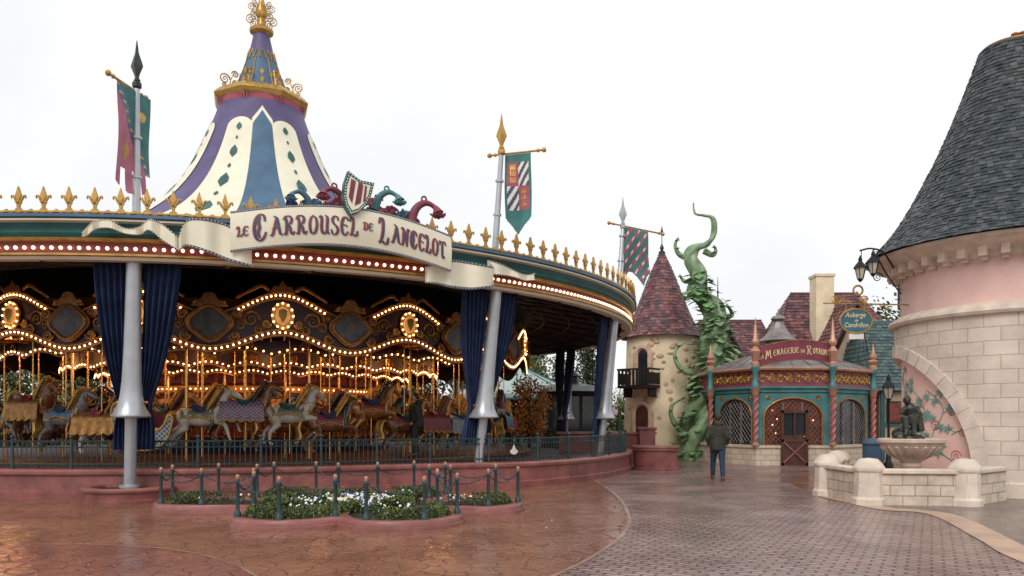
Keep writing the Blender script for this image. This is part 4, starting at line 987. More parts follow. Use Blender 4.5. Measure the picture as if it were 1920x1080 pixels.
X['vinep']=mat('painted_vine',(.16,.33,.28),.7,0,.2,6); X['vinr']=mat('painted_red_scroll',(.60,.20,.17),.7,0,.2,6)
b=MB(); RP=RI+.010
def vp(a,z): return tpnt(RP,a,z)
def lf(a,z,s,q):
    for k in range(5):
        w_=q+(k-2)*1.0
        P=[(0,0),(s*.5*cos(w_-.45),s*.5*sin(w_-.45)),(s*cos(w_),s*sin(w_)),(s*.5*cos(w_+.45),s*.5*sin(w_+.45))]
        b.add([tpnt(RP+.014+.001*k,a-math.degrees(x/RP),z+y) for x,y in P],[(0,1,2,3)],0)
for s,(a_,z_,sg_) in enumerate(((-150,.7,1),(-166,1.0,1),(-145,1.3,-.1),(-178,1.3,.6))):
    P=[]
    for i in range(26): t=i/25; P.append(vp(a_-8*sin(t*6+s)-20*t*sg_,z_+1.6*t*(.5 if s==2 else 1)))
    P=[p for p in P if p.z<2.8]; b.tube(P,.010,4)
    for i in range(2,len(P),3):
        q=P[i]; a=math.degrees(math.atan2(q.y-TY,q.x-TX)); sd=1 if (i//3)%2 else -1; lf(a+4*sd,q.z+.06,.13,PI/2+sd*.9); b.tube([q,vp(a+4*sd,q.z+.06)],.007,4)
for (a_,z_,q_) in ((-150,.85,.13),(-146,1.35,.11),(-162,1.5,.13),(-152,1.8,.11),(-172,2.0,.12)):
    P=[vp(a_+math.degrees((q_*(1-i/20)*cos(i*.6))/RP),z_+q_*(1-i/20)*sin(i*.6)) for i in range(20)]; b.tube(P,.009,4,1)
b.build('painted_vine_mural',[X['vinep'],X['vinr']],tw_)
def lanternhead(b,c,s=1):
    c=Vector(c); b.lathe([(.02*s,-.30*s),(.06*s,-.26*s),(.08*s,-.22*s)],6,0,c); 
    for i in range(6):
        q=2*PI*i/6; b.tube([c+V(.08*s*cos(q),.08*s*sin(q),-.22*s),c+V(.15*s*cos(q),.15*s*sin(q),.08*s)],.01*s,4)
    b.lathe([(.19*s,.07*s),(.17*s,.11*s),(.1*s,.2*s),(.05*s,.26*s),(.06*s,.31*s),(.01*s,.42*s)],6,0,c)
br=at(1672,560,17.6)
t=thing('lantern_bracket','black iron wall bracket carrying two pointed lanterns on the pink tower','lantern',tuple(br))
b=MB(); e=tpnt(2.34,149,4.75); b.box(e+V(-.03,0,.1),(.08,.14,.9)); tip=at(1612,470,17.6)
b.tube(cat_rom([e+V(0,0,.3),at(1660,478,17.7),at(1635,466,17.6),tip],5),.022,6); b.tube(cat_rom([e,at(1660,510,17.7),at(1645,480,17.6)],5),.018,6)
scroll(b,at(1655,520,17.7),V(-1,0,0),V(0,0,1),.12,0,.014); scroll(b,at(1650,475,17.7),V(-1,0,0),V(0,0,1),.1,0,.012)
b.tube([at(1615,468,17.6),at(1615,490,17.6)],.01,5); b.tube([at(1637,466,17.6),at(1637,480,17.6)],.01,5)
b.build('bracket_arm',X['black'],t)
X['lglass']=mat('lantern_glass',(.5,.45,.35),.15,0,.1)
for px_,py_ in ((1613,508),(1637,498)):
    b=MB(); c=at(px_,py_,17.6); lanternhead(b,c,.85); q=b.build('lantern',X['black'],t); b=MB(); b.lathe([(.065,-.18),(.12,.06)],6,0,c); b.build('lantern_glass',X['lglass'],q)
oc=at(1604,602,18.0)
t=thing('hanging_oval_sign','teal oval inn sign with gold script hanging from a gold scrolled bracket','sign',tuple(oc))
b=MB(); b.tube([V(oc.x-.75,18,oc.z+.42),V(9.7,18.3,oc.z+.42)],.018,6)
for s,xx in ((1,-.6),(-1,-.3),(1,.1),(-1,.3)): scroll(b,V(oc.x+xx,18,oc.z+.5),V(s,0,0),V(0,0,1),.1,0,.014)
b.tube([V(oc.x+.06+.11*cos(q),18,oc.z+.72+.11*sin(q)) for q in [2*PI*i/16 for i in range(17)]],.025,6)
for x in (-.22,.22): b.tube([oc+V(x,0,.2),oc+V(x,0,.43)],.008,5)
b.build('gold_bracket',X['gold'],t)
X['sblue']=mat('sea_blue_board',(.03,.12,.16),.4,0,.2,3)
b=MB(); el=[(.38*cos(2*PI*i/32),.28*sin(2*PI*i/32)) for i in range(32)]; b.prism(el,.03,oc,V(1,0,0),V(0,0,1),V(0,-1,0),0,-.03); b.tube([oc+V(x,-.03,y) for x,y in el+el[:1]],.018,6,1); b.build('oval_board',[X['sblue'],X['gold']],t)
b=MB()
def flat(b,s,size,O,U=V(1,0,0),W=V(0,0,1),Nn=V(0,-1,0),m=0,wt=.001,sx=1,sy=1,off=.036):
    v,f=text(s,size,wt,sx,sy,.25); b.add([Vector(O)+U*x+W*y+Nn*off for x,y in v],f,m)
X['goldl']=mat('gilt_letters',(.75,.60,.30),.5,.1,.1)
flat(b,'Auberge',.15,oc+V(-.02,0,.135),sx=.92,sy=1.1); flat(b,'de',.09,oc+V(0,0,.01)); flat(b,'Cendrillon',.138,oc+V(0,0,-.10),sx=.96,sy=1.15); b.build('gold_lettering',X['goldl'],t)
b=MB(); b.box(oc+V(.02,0,-.36),(.34,.03,.13)); b.tube([oc+V(-.1,0,-.28),oc+V(-.1,0,-.25)],.006,4); b.build('small_plate',X['white'],t)
# ------------------------------------------------------------ fountain
fo=thing('stone_fountain','pale stone fountain enclosure with carved bowl and corner posts below the tower','fountain',(8.3,16.2,0))
PA=V(6.78,16.5,0);PB_=V(6.85,14.75,0);PC=V(8.58,14.55,0);PD=V(9.9,15.6,0);PF=V(7.9,18.6,0)
b=MB()
for p,q in ((PA,PB_),(PB_,PC),(PC,PD),(PA,PF)):
    d=q-p; b.box((p+q)/2+V(0,0,.3),(d.length,.24,.6),math.atan2(d.y,d.x))
b.build('low_wall',X['stonef'],fo)
b=MB()
for p,q in ((PA,PB_),(PB_,PC),(PC,PD),(PA,PF)):
    d=q-p; b.box((p+q)/2+V(0,0,.645),(d.length,.34,.09),math.atan2(d.y,d.x))
b.build('wall_coping',X['stonec'],fo,bevel=.02)
for p,a in ((PA,.1),(PB_,.0),(PC,.0),(PF,.1)):
    b=MB(); q=Matrix.Rotation(a+PI/8,3,'Z')
    b.lathe([(.31,0),(.31,.12),(.27,.15),(.26,.62),(.29,.66),(.29,.72),(.22,.82),(.16,.88),(.02,.9)],8,0,p,fr=q); b.build('corner_post',X['stonec'],fo,bevel=.012)
bc=at(1708,850,16.3); bc.z=0
b=MB(); b.lathe([(.38,0),(.38,.15),(.28,.22),(.18,.35),(.15,.55),(.21,.66),(.18,.72),(.30,.82),(.48,.94),(.57,1.06),(.61,1.12),(.66,1.16),(.66,1.22),(.61,1.24),(.54,1.18),(.1,1.08)],40,0,bc)
for i in range(20): a=2*PI*i/20; b.tube([bc+V(.26*cos(a),.26*sin(a),.80),bc+V(.45*cos(a),.45*sin(a),.92),bc+V(.58*cos(a),.58*sin(a),1.07)],[.02,.036,.036],5)
b.build('fountain_bowl',X['bowls'],fo)
st=thing('bronze_statue','dark bronze statue of a seated figure on rocks in the fountain bowl','statue',(bc.x,bc.y,1.12))
b=MB(); O=bc+V(-.06,0,1.12); rs=random.Random(8)
for i in range(22): b.sph(O+V(rs.uniform(-.22,.24),rs.uniform(-.15,.15),rs.uniform(0,.30)),rs.uniform(.08,.15),8,6)
sx=O+V(.05,0,.46)
b.tube([sx,sx+V(-.02,-.02,.16),sx+V(-.04,-.04,.32),sx+V(-.08,-.06,.40)],[.14,.12,.13,.06],10); b.sph(sx+V(-.12,-.09,.47),(.08,.09,.10),10,8)
b.tube([sx+V(.10,0,.32),sx+V(.17,-.10,.16),sx+V(.0,-.2,.14)],[.06,.05,.035],8); b.tube([sx+V(-.14,-.02,.30),sx+V(-.22,-.12,.18),sx+V(-.16,-.2,.30)],[.06,.045,.035],8)
for s in (-1,1): b.tube([sx+V(s*.08,0,0),sx+V(s*.08-.14,-.2,.08),sx+V(s*.08-.12,-.22,-.2),sx+V(s*.08-.18,-.3,-.26)],[.11,.085,.055,.035],8)
b.tube(cat_rom([sx+V(.08,.05,.3),sx+V(.2,.08,.1),sx+V(.24,.05,-.2)],4),[.05]*4+[.09]*5,8)
blob(b,'figure',X['bronze'],st,voxel=.018,smooth=2)
# ------------------------------------------------------------ shop pavilion
S=[V(7.95,30.0,0),V(8.9,27.9,0),V(11.5,27.9,0),V(13.75,29.7,0),V(13.75,33,0),V(7.95,33,0)]
SC=V(10.5,30.3,0)
shop=thing('pavilion_shop','small polygonal teal and red shop with striped columns, arched windows and lead roof','shop',tuple(SC))
X['kstone']=brick('kiosk_stone',(.66,.55,.42),(.58,.48,.37),(.38,.3,.23),.4,.2,.012,.8,.5,2,.25,dist=.03)
def ring(prof,m,name,bev=0,pts=None):
    b=MB(); pts=pts or S; n=len(pts); k=len(prof); vs=[];fs=[]
    for i in range(n):
        p=pts[i]; d1=(p-pts[i-1]).normalized(); d2=(pts[(i+1)%n]-p).normalized(); n1=V(d1.y,-d1.x,0); n2=V(d2.y,-d2.x,0); mm=(n1+n2).normalized(); mm=mm/mm.dot(n1)
        for d,z in prof: vs.append(p+mm*d+V(0,0,z))
    for i in range(n):
        for j in range(k-1): fs.append((i*k+j,((i+1)%n)*k+j,((i+1)%n)*k+j+1,i*k+j+1))
    b.add(vs,fs); return b.build(name,m,shop,bevel=bev)
ring([(.12,0),(.12,.62),(.16,.64),(.16,.72),(-.1,.74)],X['kstone'],'stone_plinth')
ring([(-.14,.5),(-.14,2.9)],X['dark'],'dark_interior')
ring([(.0,2.62),(.06,2.66),(.06,2.76),(.14,2.80),(.14,2.86),(.08,2.88)],X['tealm'],'teal_entablature')
ring([(.09,2.88),(.07,2.95),(.07,3.38),(.1,3.42)],X['burg'],'red_frieze')
ring([(.08,3.42),(.22,3.46),(.24,3.52),(.2,3.56),(-.1,3.58)],X['terra'],'cornice')
LB=bulbmesh(.03,'lamp',X['bulb'])
for i in range(3):
    A_,B_=S[i],S[i+1]; U=(B_-A_); w_=U.length; U.normalize(); Nn=V(U.y,-U.x,0); O=A_.copy(); W=V(0,0,1); az=math.atan2(U.y,U.x)
    b=MB(); m0=.24; ow=w_-2*m0; z0=.74; zs=1.75; ht=.7
    arch=[(m0+ow/2-ow/2*cos(PI*j/20),zs+ht*sin(PI*j/20)) for j in range(21)]
    b.prism([(0,z0),(m0,z0)]+arch[:11]+[(w_/2,2.62),(0,2.62)],.02,O,U,W,Nn,0,-.12)
    b.prism([(w_,z0),(w_,2.62),(w_/2,2.62)]+arch[10:]+[(w_-m0,z0)],.02,O,U,W,Nn,0,-.12)
    b.build('teal_wall',X['tealm'],shop)
    b=MB(); b.tube([O+U*x+W*z+Nn*.03 for x,z in [(m0,z0)]+arch+[(w_-m0,z0)]],.035,8)
    for s in (-1,1): scroll(b,O+U*(w_/2+s*ow*.47)+W*2.45+Nn*.03,U*(-s),W,.09,0,.02)
    b.build('arch_frame',X['goldd'],shop)
    if i==1:
        b=MB(); dw=.95
        b.box(O+U*(w_/2)+W*.55+Nn*.14,(dw,.06,1.1),az)
        for x in (-.44,.44): b.box(O+U*(w_/2+x)+W*1.0+Nn*.16,(.1,.08,2.0),az)
        for z in (.05,.9,1.95): b.box(O+U*(w_/2)+W*z+Nn*.165,(dw,.07,.1),az)
        b.box(O+U*(w_/2)+W*1.45+Nn*.16,(.06,.05,.9),az)
        b.box(O+U*(w_/2)+W*1.45+Nn*.10,(dw-.1,.02,.9),az,1)
        dr=b.build('door',[X['wood'],X['window']],shop)
        b=MB()
        for s in (-1,1): b.tube([O+U*(w_/2-s*.4)+W*.1+Nn*.2,O+U*(w_/2+s*.4)+W*.85+Nn*.2],.03,6)
        b.build('door_cross_brace',X['redcap'],dr); b=MB(); b.sph(O+U*(w_/2+.33)+W*1.05+Nn*.23,.035,8,6); b.build('door_handle',X['brass'],dr)
        rl=random.Random(11)
        for k in range(12):
            o=bpy.data.objects.new('lamp',LB); COL.objects.link(o); o.parent=shop; x=m0+ow*rl.uniform(.08,.92); z=rl.uniform(1.15,2.2); o.location=O+U*x+W*z-Nn*.035-ORG[shop]; o.scale=(.6,.6,.6)
    b=MB(); g=.17
    for k in range(-12,24):
        for s in (-1,1):
            P=[]
            for q in range(0,25):
                x=m0+ow*q/24; z=z0+k*g*1.2+s*(x-m0)*1.15
                xx=(x-w_/2)/(ow/2); lim=zs+ht*math.sqrt(max(0,1-xx*xx))
                if z0<z<lim: P.append(O+U*x+W*z-Nn*.01)
            if len(P)>1: b.tube([P[0],P[-1]],.008,4)
    for x in (.33,.66): b.box(O+U*(m0+ow*x)+W*1.5-Nn*.02,(.05,.05,1.6),az)
    b.build('window_lattice',X['lead'],shop)
    b=MB(); b.prism([(m0,z0)]+arch+[(w_-m0,z0)],-.06,O,U,W,Nn,0,-.08); b.build('window_glass',X['warmwin'] if i==1 else X['window'],shop)
    b=MB(); n=max(2,round(w_/.6))
    for k in range(n):
        x=w_*(k+.5)/n
        for s in (-1,1): scroll(b,O+U*(x+s*.04)+W*3.1+Nn*.09,U*s,W,.13,0,.022); scroll(b,O+U*(x+s*.1)+W*3.28+Nn*.09,U*s,-W,.08,0,.016)
        b.sph(O+U*x+W*3.2+Nn*.09,.05,8,6)
    for k in range(int(w_/.3)):
        x=(k+.5)*.3; b.tube([O+U*(x-.13)+W*3.42+Nn*.12,O+U*x+W*3.34+Nn*.12,O+U*(x+.13)+W*3.42+Nn*.12],.016,5)
    b.build('gold_frieze_scrolls',X['gold'],shop)
for i in range(4):
    p=S[i]+(S[i]-SC).normalized()*.2; p.z=0; b=MB()
    b.lathe([(.13,.72),(.13,.8),(.085,.84)],12,0,p); b.lathe([(.085,2.5),(.13,2.56),(.14,2.68),(.2,2.8)],12,0,p); b.tube([p+V(0,0,.8),p+V(0,0,2.52)],.078,12,1)
    for k in range(2): b.tube([p+V(.08*cos(q*.32+k*PI),.08*sin(q*.32+k*PI),.84+q*.028) for q in range(60)],.03,5,0)
    b.build('twisted_column',[X['terra'],X['crimson']],shop)
    b=MB(); b.lathe([(.13,2.8),(.13,2.95),(.1,3.0),(.1,3.35),(.15,3.45),(.17,3.56),(.14,3.6)],8,0,p); b.build('corner_bracket',X['tealm'],shop)
    b=MB(); h_=1.0 if i in (0,3) else 1.75; z0=3.6
    b.lathe([(.15,z0),(.15,z0+.1),(.1,z0+.16),(.17,z0+h_*.25),(.2,z0+h_*.3),(.12,z0+h_*.36),(.08,z0+h_*.4),(.14,z0+h_*.45),(.14,z0+h_*.52),(.09,z0+h_*.56),(.01,z0+h_)],8,0,p); b.build('pointed_finial',X['terra'],shop)
b=MB()
lay=[(0,3.56),(.25,3.82),(.5,4.02),(.75,4.16),(1,4.28)]
def lp(i,t,z): p=(S[i]+(S[i]-SC).normalized()*.15).lerp(SC+(S[i]-SC).normalized()*.45,t); return V(p.x,p.y,z)
for j in range(4):
    for i in range(6): b.add([lp(i,*lay[j]),lp((i+1)%6,*lay[j]),lp((i+1)%6,*lay[j+1]),lp(i,*lay[j+1])],[(0,1,2,3)])
for i in range(6):
    b.tube([lp(i,*q)+V(0,0,.01) for q in lay],.035,6)
    for f in (.25,.5,.75): b.tube([lp(i,*q).lerp(lp((i+1)%6,*q),f)+V(0,0,.01) for q in lay],.016,5)
b.build('lead_roof',X['lead'],shop,sharp=20)
b=MB(); b.lathe([(.50,4.2),(.50,4.7),(.78,4.76),(.52,4.98),(.34,5.22),(.22,5.45),(.17,5.55),(.30,5.62),(.24,5.72),(.05,5.8),(.01,6.05)],8,0,SC); b.build('lead_turret',X['lead'],shop,sharp=20)
ts=thing('arched_shop_sign','burgundy curved shop sign with gilt lettering above the pavilion door','sign',(10,27.8,4.05))
b=MB()
def ssf(u,v,off=0): x=(u-.5)*2.85; return V(10.2+x,27.70-off-.25*cos(x*.7)+.25,3.62+.70*v+.20*cos((u-.5)*PI)+.16*(u-.5))
b.grid(lambda u,v:ssf(u,v),24,2); b.grid(lambda u,v:ssf(u,v,-.05),24,2)
for v in (0,1): b.tube([ssf(i/24,v,.0) for i in range(25)],.018,6,1)
b.build('sign_board',[X['burg'],X['goldd']],ts)
b=MB()
for s_,u0,u1,sz,wt,dz_ in (('LA',.06,.115,.12,.016,-.04),('M',.135,.215,.30,.032,0),('ENAGERIE',.235,.55,.20,.026,0),('DU',.575,.63,.11,.015,-.04),('R',.655,.72,.30,.032,0),('OYAUME',.735,.95,.20,.026,0)):
    v,f=calli(s_,sz,wt,.14,1,(u1-u0)*2.85); b.add([ssf((u0+u1)/2+x/2.85,.5+(y+dz_)/.7,.010+dz) for x,y,dz in v],f)
b.build('sign_lettering',X['goldl'],ts)
# ------------------------------------------------------------ ochre tower + beanstalk + houses
OC=V((1241-960)*35/F,35,0)
ot=thing('ochre_tower','ochre rendered round tower with red tiled cone roof left of the giant vine','tower',tuple(OC))
b=MB(); b.lathe([(1.74,0),(1.70,1.5),(1.58,5.45)],48,0,OC)
for i in range(60):
    a=random.uniform(-170,-10); z=random.uniform(.1,5.2); r=1.72-.12*z/5.25; q=Matrix.Rotation(R(a),3,'Z'); b.sph(OC+q@V(r,0,z),(.05,random.uniform(.09,.19),random.uniform(.06,.12)),8,5,1,q)
b.build('rendered_wall',[X['ochre'],X['rub']],ot)
b=MB(); cp=[(1.86,5.38),(1.55,5.8),(1.22,6.55),(.88,7.4),(.5,8.4),(.12,9.25)]; b.lathe([(x-.03,y) for x,y in cp],40,0,OC); shingle_cone(b,cp,OC,.16,.2,4,rnd); b.build('cone_roof',X['tile'],ot)
b=MB(); b.lathe([(.14,9.15),(.16,9.3),(.06,9.4),(.1,9.5),(.02,9.7),(.02,10.1)],10,0,OC); b.lathe([(.07,10.1),(.07,10.2),(.01,10.5)],8,0,OC); b.build('roof_finial',X['bronze'],ot)
def archopen(b,O,U,Nn,w_,h,m1,m2,dpt=.08):
    W=V(0,0,1); P=[(-w_/2,0)]+[(-w_/2*cos(PI*j/14),h-w_/2+w_/2*sin(PI*j/14)) for j in range(15)]+[(w_/2,0)]
    b.prism(P,dpt,O,U,W,Nn,m2,-.3); b.tube([Vector(O)+U*x+W*z+Nn*dpt for x,z in P],.13,6,m1)
b=MB(); a=-130; rr,tt,zz=fr(a); archopen(b,OC+rr*1.68+V(0,0,.2),tt,rr,.85,2.2,1,0); b.build('arched_door',[X['wood'],X['rub']],ot)
b=MB(); archopen(b,OC+rr*1.60+V(0,0,3.1),tt,rr,.7,1.75,1,0); b.build('balcony_opening',[X['window'],X['rub']],ot)
b=MB(); c=OC+rr*2.05; q=math.atan2(tt.y,tt.x); b.box(c+V(0,0,3.1),(1.6,.9,.12),q); b.box(c+rr*.45+V(0,0,3.85),(1.6,.07,.08),q)
for i in range(9): b.box(c+rr*.45+tt*(-.72+.18*i)+V(0,0,3.5),(.09,.05,.7),q)
for s in (-1,1): b.box(c+tt*s*.78+V(0,0,3.85),(.07,.9,.08),q); b.box(c+tt*s*.78+V(0,0,3.45),(.05,.85,.5),q); b.box(c+tt*s*.6-rr*.1+V(0,0,2.85),(.1,.6,.4),q)
b.build('wooden_balcony',X['dark'],ot)
vc=lambda px,py:at(px,py,32.5)
gv=thing('giant_vine','giant twisted green beanstalk with big leaves curling up beside the ochre tower','plant',tuple(vc(1315,860)))
main=cat_rom([vc(*p) for p in ((1304,872),(1312,800),(1326,740),(1338,690),(1336,640),(1342,605),(1332,570),(1308,550),(1310,515),(1295,485),(1302,465),(1328,458),(1340,440),(1336,410),(1318,404),(1303,400),(1301,380))],8)
n=len(main); b=MB()
for k in range(4):
    P=[];rad=[]
    for i,p in enumerate(main):
        t=i/n; rr_=.80*(1-t)**1.5+.02; ph=k*PI/2+i*.16; P.append(p+V(cos(ph),sin(ph),.25*sin(ph))*rr_*(.74)); rad.append((.54*(1-t)**1.3+.06)*(.62))
    if k>1: P=P[:int(n*.66)]; rad=rad[:len(P)]
    b.tube(P,rad,10)
blob(b,'twisted_stalk',X['vine'],gv,voxel=.05,smooth=2)
b=MB()
def bigleaf(b,p,d,s,m=0):
    d=Vector(d).normalized(); sd=d.cross(V(0,0,1)); sd=sd.normalized() if sd.length>.01 else V(1,0,0); up=sd.cross(d)
    out=[(0,.03),(.12,.30),(.35,.46),(.65,.36),(.88,.15),(1,0)]
    for sg_ in (-1,1):
        vs=[];k=len(out)
        for x,y in out: vs.append(p+d*x*s-V(0,0,.35*x*x*s)); 
        for x,y in out: vs.append(p+d*x*s+sd*sg_*y*s+up*.12*y*s-V(0,0,.35*x*x*s+.25*y*s))
        b.add(vs,[(i,i+1,k+i+1,k+i) for i in range(k-1)],m)
for i in range(330):
    j=int((random.random()**1.1)*n*.50); p=main[j]; q=random.uniform(-PI-.2,0.2); t=j/n; rr_=1.0*(1-t)**1.35*random.uniform(.75,1.1)
    d=V(cos(q),sin(q)*.9,random.uniform(-.4,.7)); bigleaf(b,p+V(cos(q)*rr_,sin(q)*rr_*.8,random.uniform(-.25,.25)),d,random.uniform(.28,.58)*(1-.4*t),random.choice([0,0,1]))
b.build('vine_leaves',[X['leafg'],X['vine']],gv,sharp=60)
for (pts_) in (((1298,485),(1275,478),(1266,460),(1272,445)),((1305,520),(1285,528),(1274,515)),((1320,470),(1336,478),(1342,470),(1338,460)),((1340,660),(1370,655),(1395,670),(1380,655)),((1300,700),(1275,690),(1265,660),(1285,640)),((1290,820),(1262,790),(1260,760),(1285,745)),((1350,600),(1372,590),(1362,570)),((1305,550),(1285,560),(1280,548))):
    b=MB(); P=cat_rom([vc(*p) for p in pts_],6); b.tube(P,[.12*(1-i/len(P))+.03 for i in range(len(P))],7)
    for i in range(0,len(P),5): bigleaf(b,P[i],V(random.uniform(-1,1),-1,.4),.25)
    b.build('curling_tendril',X['vine'],gv,sharp=60)
def house(label,x0,x1,y0,y1,zw,zr,wallm,roofs,axis='x',hip=0,row=.2,name='house',tl=.24):
    t=thing(name,label,'house',((x0+x1)/2,(y0+y1)/2,0)); b=MB()
    b.box(((x0+x1)/2,(y0+y1)/2,zw/2),(x1-x0,y1-y0,zw))
    e=.25; r=MB(); ym=(y0+y1)/2; xm=(x0+x1)/2
    if axis=='x':
        L0,L1=V(x0-e+hip,ym,zr),V(x1+e-hip,ym,zr)
        shingle_plane(r,V(x0-e,y0-e,zw-.1),V(x1+e,y0-e,zw-.1),L1,L0,row,tl,len(roofs),rnd); shingle_plane(r,V(x1+e,y1+e,zw-.1),V(x0-e,y1+e,zw-.1),L0,L1,row,tl,len(roofs),rnd)
        if hip: 
            shingle_plane(r,V(x0-e,y1+e,zw-.1),V(x0-e,y0-e,zw-.1),L0,L0+V(0,.02,0),row,tl,len(roofs),rnd); shingle_plane(r,V(x1+e,y0-e,zw-.1),V(x1+e,y1+e,zw-.1),L1+V(0,.02,0),L1,row,tl,len(roofs),rnd)
        else:
            for x in (x0,x1): b.add([V(x,y0,zw),V(x,y1,zw),V(x,ym,zr-.1)],[(0,1,2)])
        r.tube([L0,L1],.07,6,1)
    else:
        L0,L1=V(xm,y0-e,zr),V(xm,y1+e,zr)
        shingle_plane(r,V(x0-e,y1+e,zw-.1),V(x0-e,y0-e,zw-.1),L0,L1,row,tl,len(roofs),rnd); shingle_plane(r,V(x1+e,y0-e,zw-.1),V(x1+e,y1+e,zw-.1),L1,L0,row,tl,len(roofs),rnd)
        for y in (y0,y1): b.add([V(x0,y,zw),V(x1,y,zw),V(xm,y,zr-.1)],[(0,1,2)])
        r.tube([L0,L1],.07,6,1)
        for sx_ in (x0-e,x1+e): r.tube([V(sx_,y0-e,zw-.1),V(xm,y0-e,zr)],.07,5,3 if len(roofs)>3 else 0)
    b.build('wall',wallm,t); ro=r.build('roof',roofs,t); return t,ro
X['plaster']=mat('buff_plaster',(.42,.32,.22),.8,0,.2,1.5,.3,12)
h1,ro=house('steep red tiled inn roof rising behind the pavilion shop with tall stone chimney',12.3,19.0,36,41,4.2,8.0,X['plaster'],X['tile'],'x',1.9)
b=MB(); c=at(1544,600,36.5); b.box((c.x,36.7,6.7),(.85,.8,3.6)); b.box((c.x,36.7,8.52),(.95,.9,.12)); b.build('chimney',X['ochre'],ro)
h2,ro=house('plum tiled house between the giant vine and the inn',9.8,13.2,38,43,4.4,6.9,X['plaster'],X['tile'],'x',.3)
h3,ro=house('timbered house with green slate roof beside the pink tower',14.6,20,30.5,36,2.9,5.9,X['plaster'],X['gtile'],'x',.8)
b=MB()
for x in (14.7,15.6,16.5,17.4): b.box((x,30.47,1.5),(.16,.08,2.9))
b.box((17.2,30.46,1.5),(5,.08,.16)); b.box((17.2,30.46,2.85),(5,.1,.2)); b.build('timber_frame',X['teal'],h3)
for x in (15.15,16.95):
    b=MB(); b.box((x,30.44,1.95),(.6,.06,.9)); w1=b.build('window',X['dark'],h3); b=MB(); b.box((x,30.40,1.95),(.48,.03,.78)); b.build('window_pane',X['warmwin'],w1)
h4,ro=house('low plum roofed wing right behind the giant vine',8.4,10.4,33.5,37,3.2,5.6,X['ochre'],X['tile'],'y')
h5,ro=house('narrow steep gabled house wing in front of the inn roof',13.9,16.6,34.2,37,3.8,6.9,X['plaster'],X['tile'],'y')
b=MB(); b.box((15.25,34.16,4.6),(.7,.08,1.0)); w1=b.build('window',X['teal'],h5); b=MB(); b.box((15.25,34.10,4.6),(.54,.03,.84)); b.build('window_pane',X['window'],w1)
b=MB()
for s in (-1,1): b.tube([V(15.25+s*1.25,34.14,3.8),V(15.25+s*.45,34.14,5.6)],.07,4)
b.box((15.25,34.14,3.85),(2.7,.1,.16)); b.build('gable_timbers',X['wood'],h5)
b=MB(); b.lathe([(.5,4.6),(.42,5),(.2,6.2),(.05,7.1)],12,0,V(9.7,36.2,0)); shingle_cone(b,[(.6,4.6),(.5,5),(.25,6.2),(.06,7.1)],V(9.7,36.2,0),.18,.2,4,rnd); b.build('turret_roof',X['tile'],h4)
b=MB(); b.tube([V(9.7,36.2,7),V(9.7,36.2,8.4)],[.05,.01],6); b.sph((9.7,36.2,7.3),.1,8,6); b.sph((9.7,36.2,7.7),.06,8,6); b.build('turret_finial',X['bronze'],h4)
t=thing('litter_bin','blue litter bin standing between shop and fountain','bin',(12.3,26.2,0)); b=MB(); b.lathe([(.3,0),(.32,.1),(.32,.78),(.34,.8)],20,0,V(12.3,26.2,0)); b.build('bin_body',X['blue'],t)
b=MB(); b.lathe([(.34,.8),(.36,.85),(.3,.95),(.12,1.02),(.02,1.03)],20,0,V(12.3,26.2,0)); b.build('bin_lid',X['blue'],t)
def street_lamp(x,y,h,label):
    t=thing('street_lamp',label,'street lamp',(x,y,0)); b=MB(); c=V(x,y,0); b.lathe([(.16,0),(.16,.15),(.09,.25),(.06,.9),(.045,1),(.035,h-.5),(.06,h-.45),(.03,h-.4)],12,0,c); b.build('post',X['black'],t)
    b=MB(); lanternhead(b,c+V(0,0,h-.1),1.3); q=b.build('lantern',X['black'],t); b=MB(); b.lathe([(.1,-.27),(.18,.08)],6,0,c+V(0,0,h-.1)); b.build('lantern_glass',X['lglass'],q)
street_lamp(12.7,25.9,2.75,'black lantern post beside the shop in front of the green roofed house')
street_lamp(4.3,41,5.8,'tall black lantern post seen under the carousel rim')
# ------------------------------------------------------------ middle distance
t=thing('brick_booth','low red brick booth wall at the far end of the carousel terrace','booth',(3.2,30,0))
b=MB(); b.box((3.6,29.5,.55),(3.6,.5,1.1)); b.build('booth_wall',X['redwall'],t,bevel=.02); b=MB(); b.box((3.6,29.5,1.15),(3.8,.65,.1)); b.build('booth_top',X['redcap'],t,bevel=.02)
b=MB(); b.box((5.1,29.2,.65),(.6,.6,1.3)); b.box((5.1,29.2,1.33),(.7,.7,.1)); b.build('booth_pier',X['redwall'],t,bevel=.02)
t=thing('arched_kiosk','small dark kiosk with arched glazed front and lantern roof beyond the carousel','kiosk',(3.0,40,0))
b=MB(); b.box((3.0,40,.5),(3.0,2.2,1.0)); b.box((3.0,40,3.0),(3.3,2.5,.25))
for x in (1.55,2.5,3.5,4.45): b.box((x,38.95,1.9),(.14,.14,2.2))
b.build('kiosk_body',X['dark'],t,bevel=.02); b=MB(); b.box((3,40,2.0),(2.8,2,1.9)); b.build('kiosk_glass',X['window'],t)
b=MB(); b.lathe([(2.3,3.1),(1.6,3.4),(.5,3.6),(.5,3.9),(.6,3.95),(.1,4.4),(.02,5)],8,0,V(3,40,0)); b.build('kiosk_roof',X['black'],t,sharp=20)
t=thing('pale_tent_roof','pale green canopy roof with dark seams seen beyond the carousel','tent',(.3,48,0)); c=V(.3,48,0)
b=MB()
X['pgreen']=mat('pale_green_canvas',(.34,.42,.39),.6,0,.12,1)
b.lathe([(4.2,3.2),(3.0,3.7),(1.6,4.4),(.1,5.1)],16,0,c); b.lathe([(4.2,3.2),(4.2,2.9)],16,0,c)
b.build('canopy',X['pgreen'],t,sharp=10); b=MB()
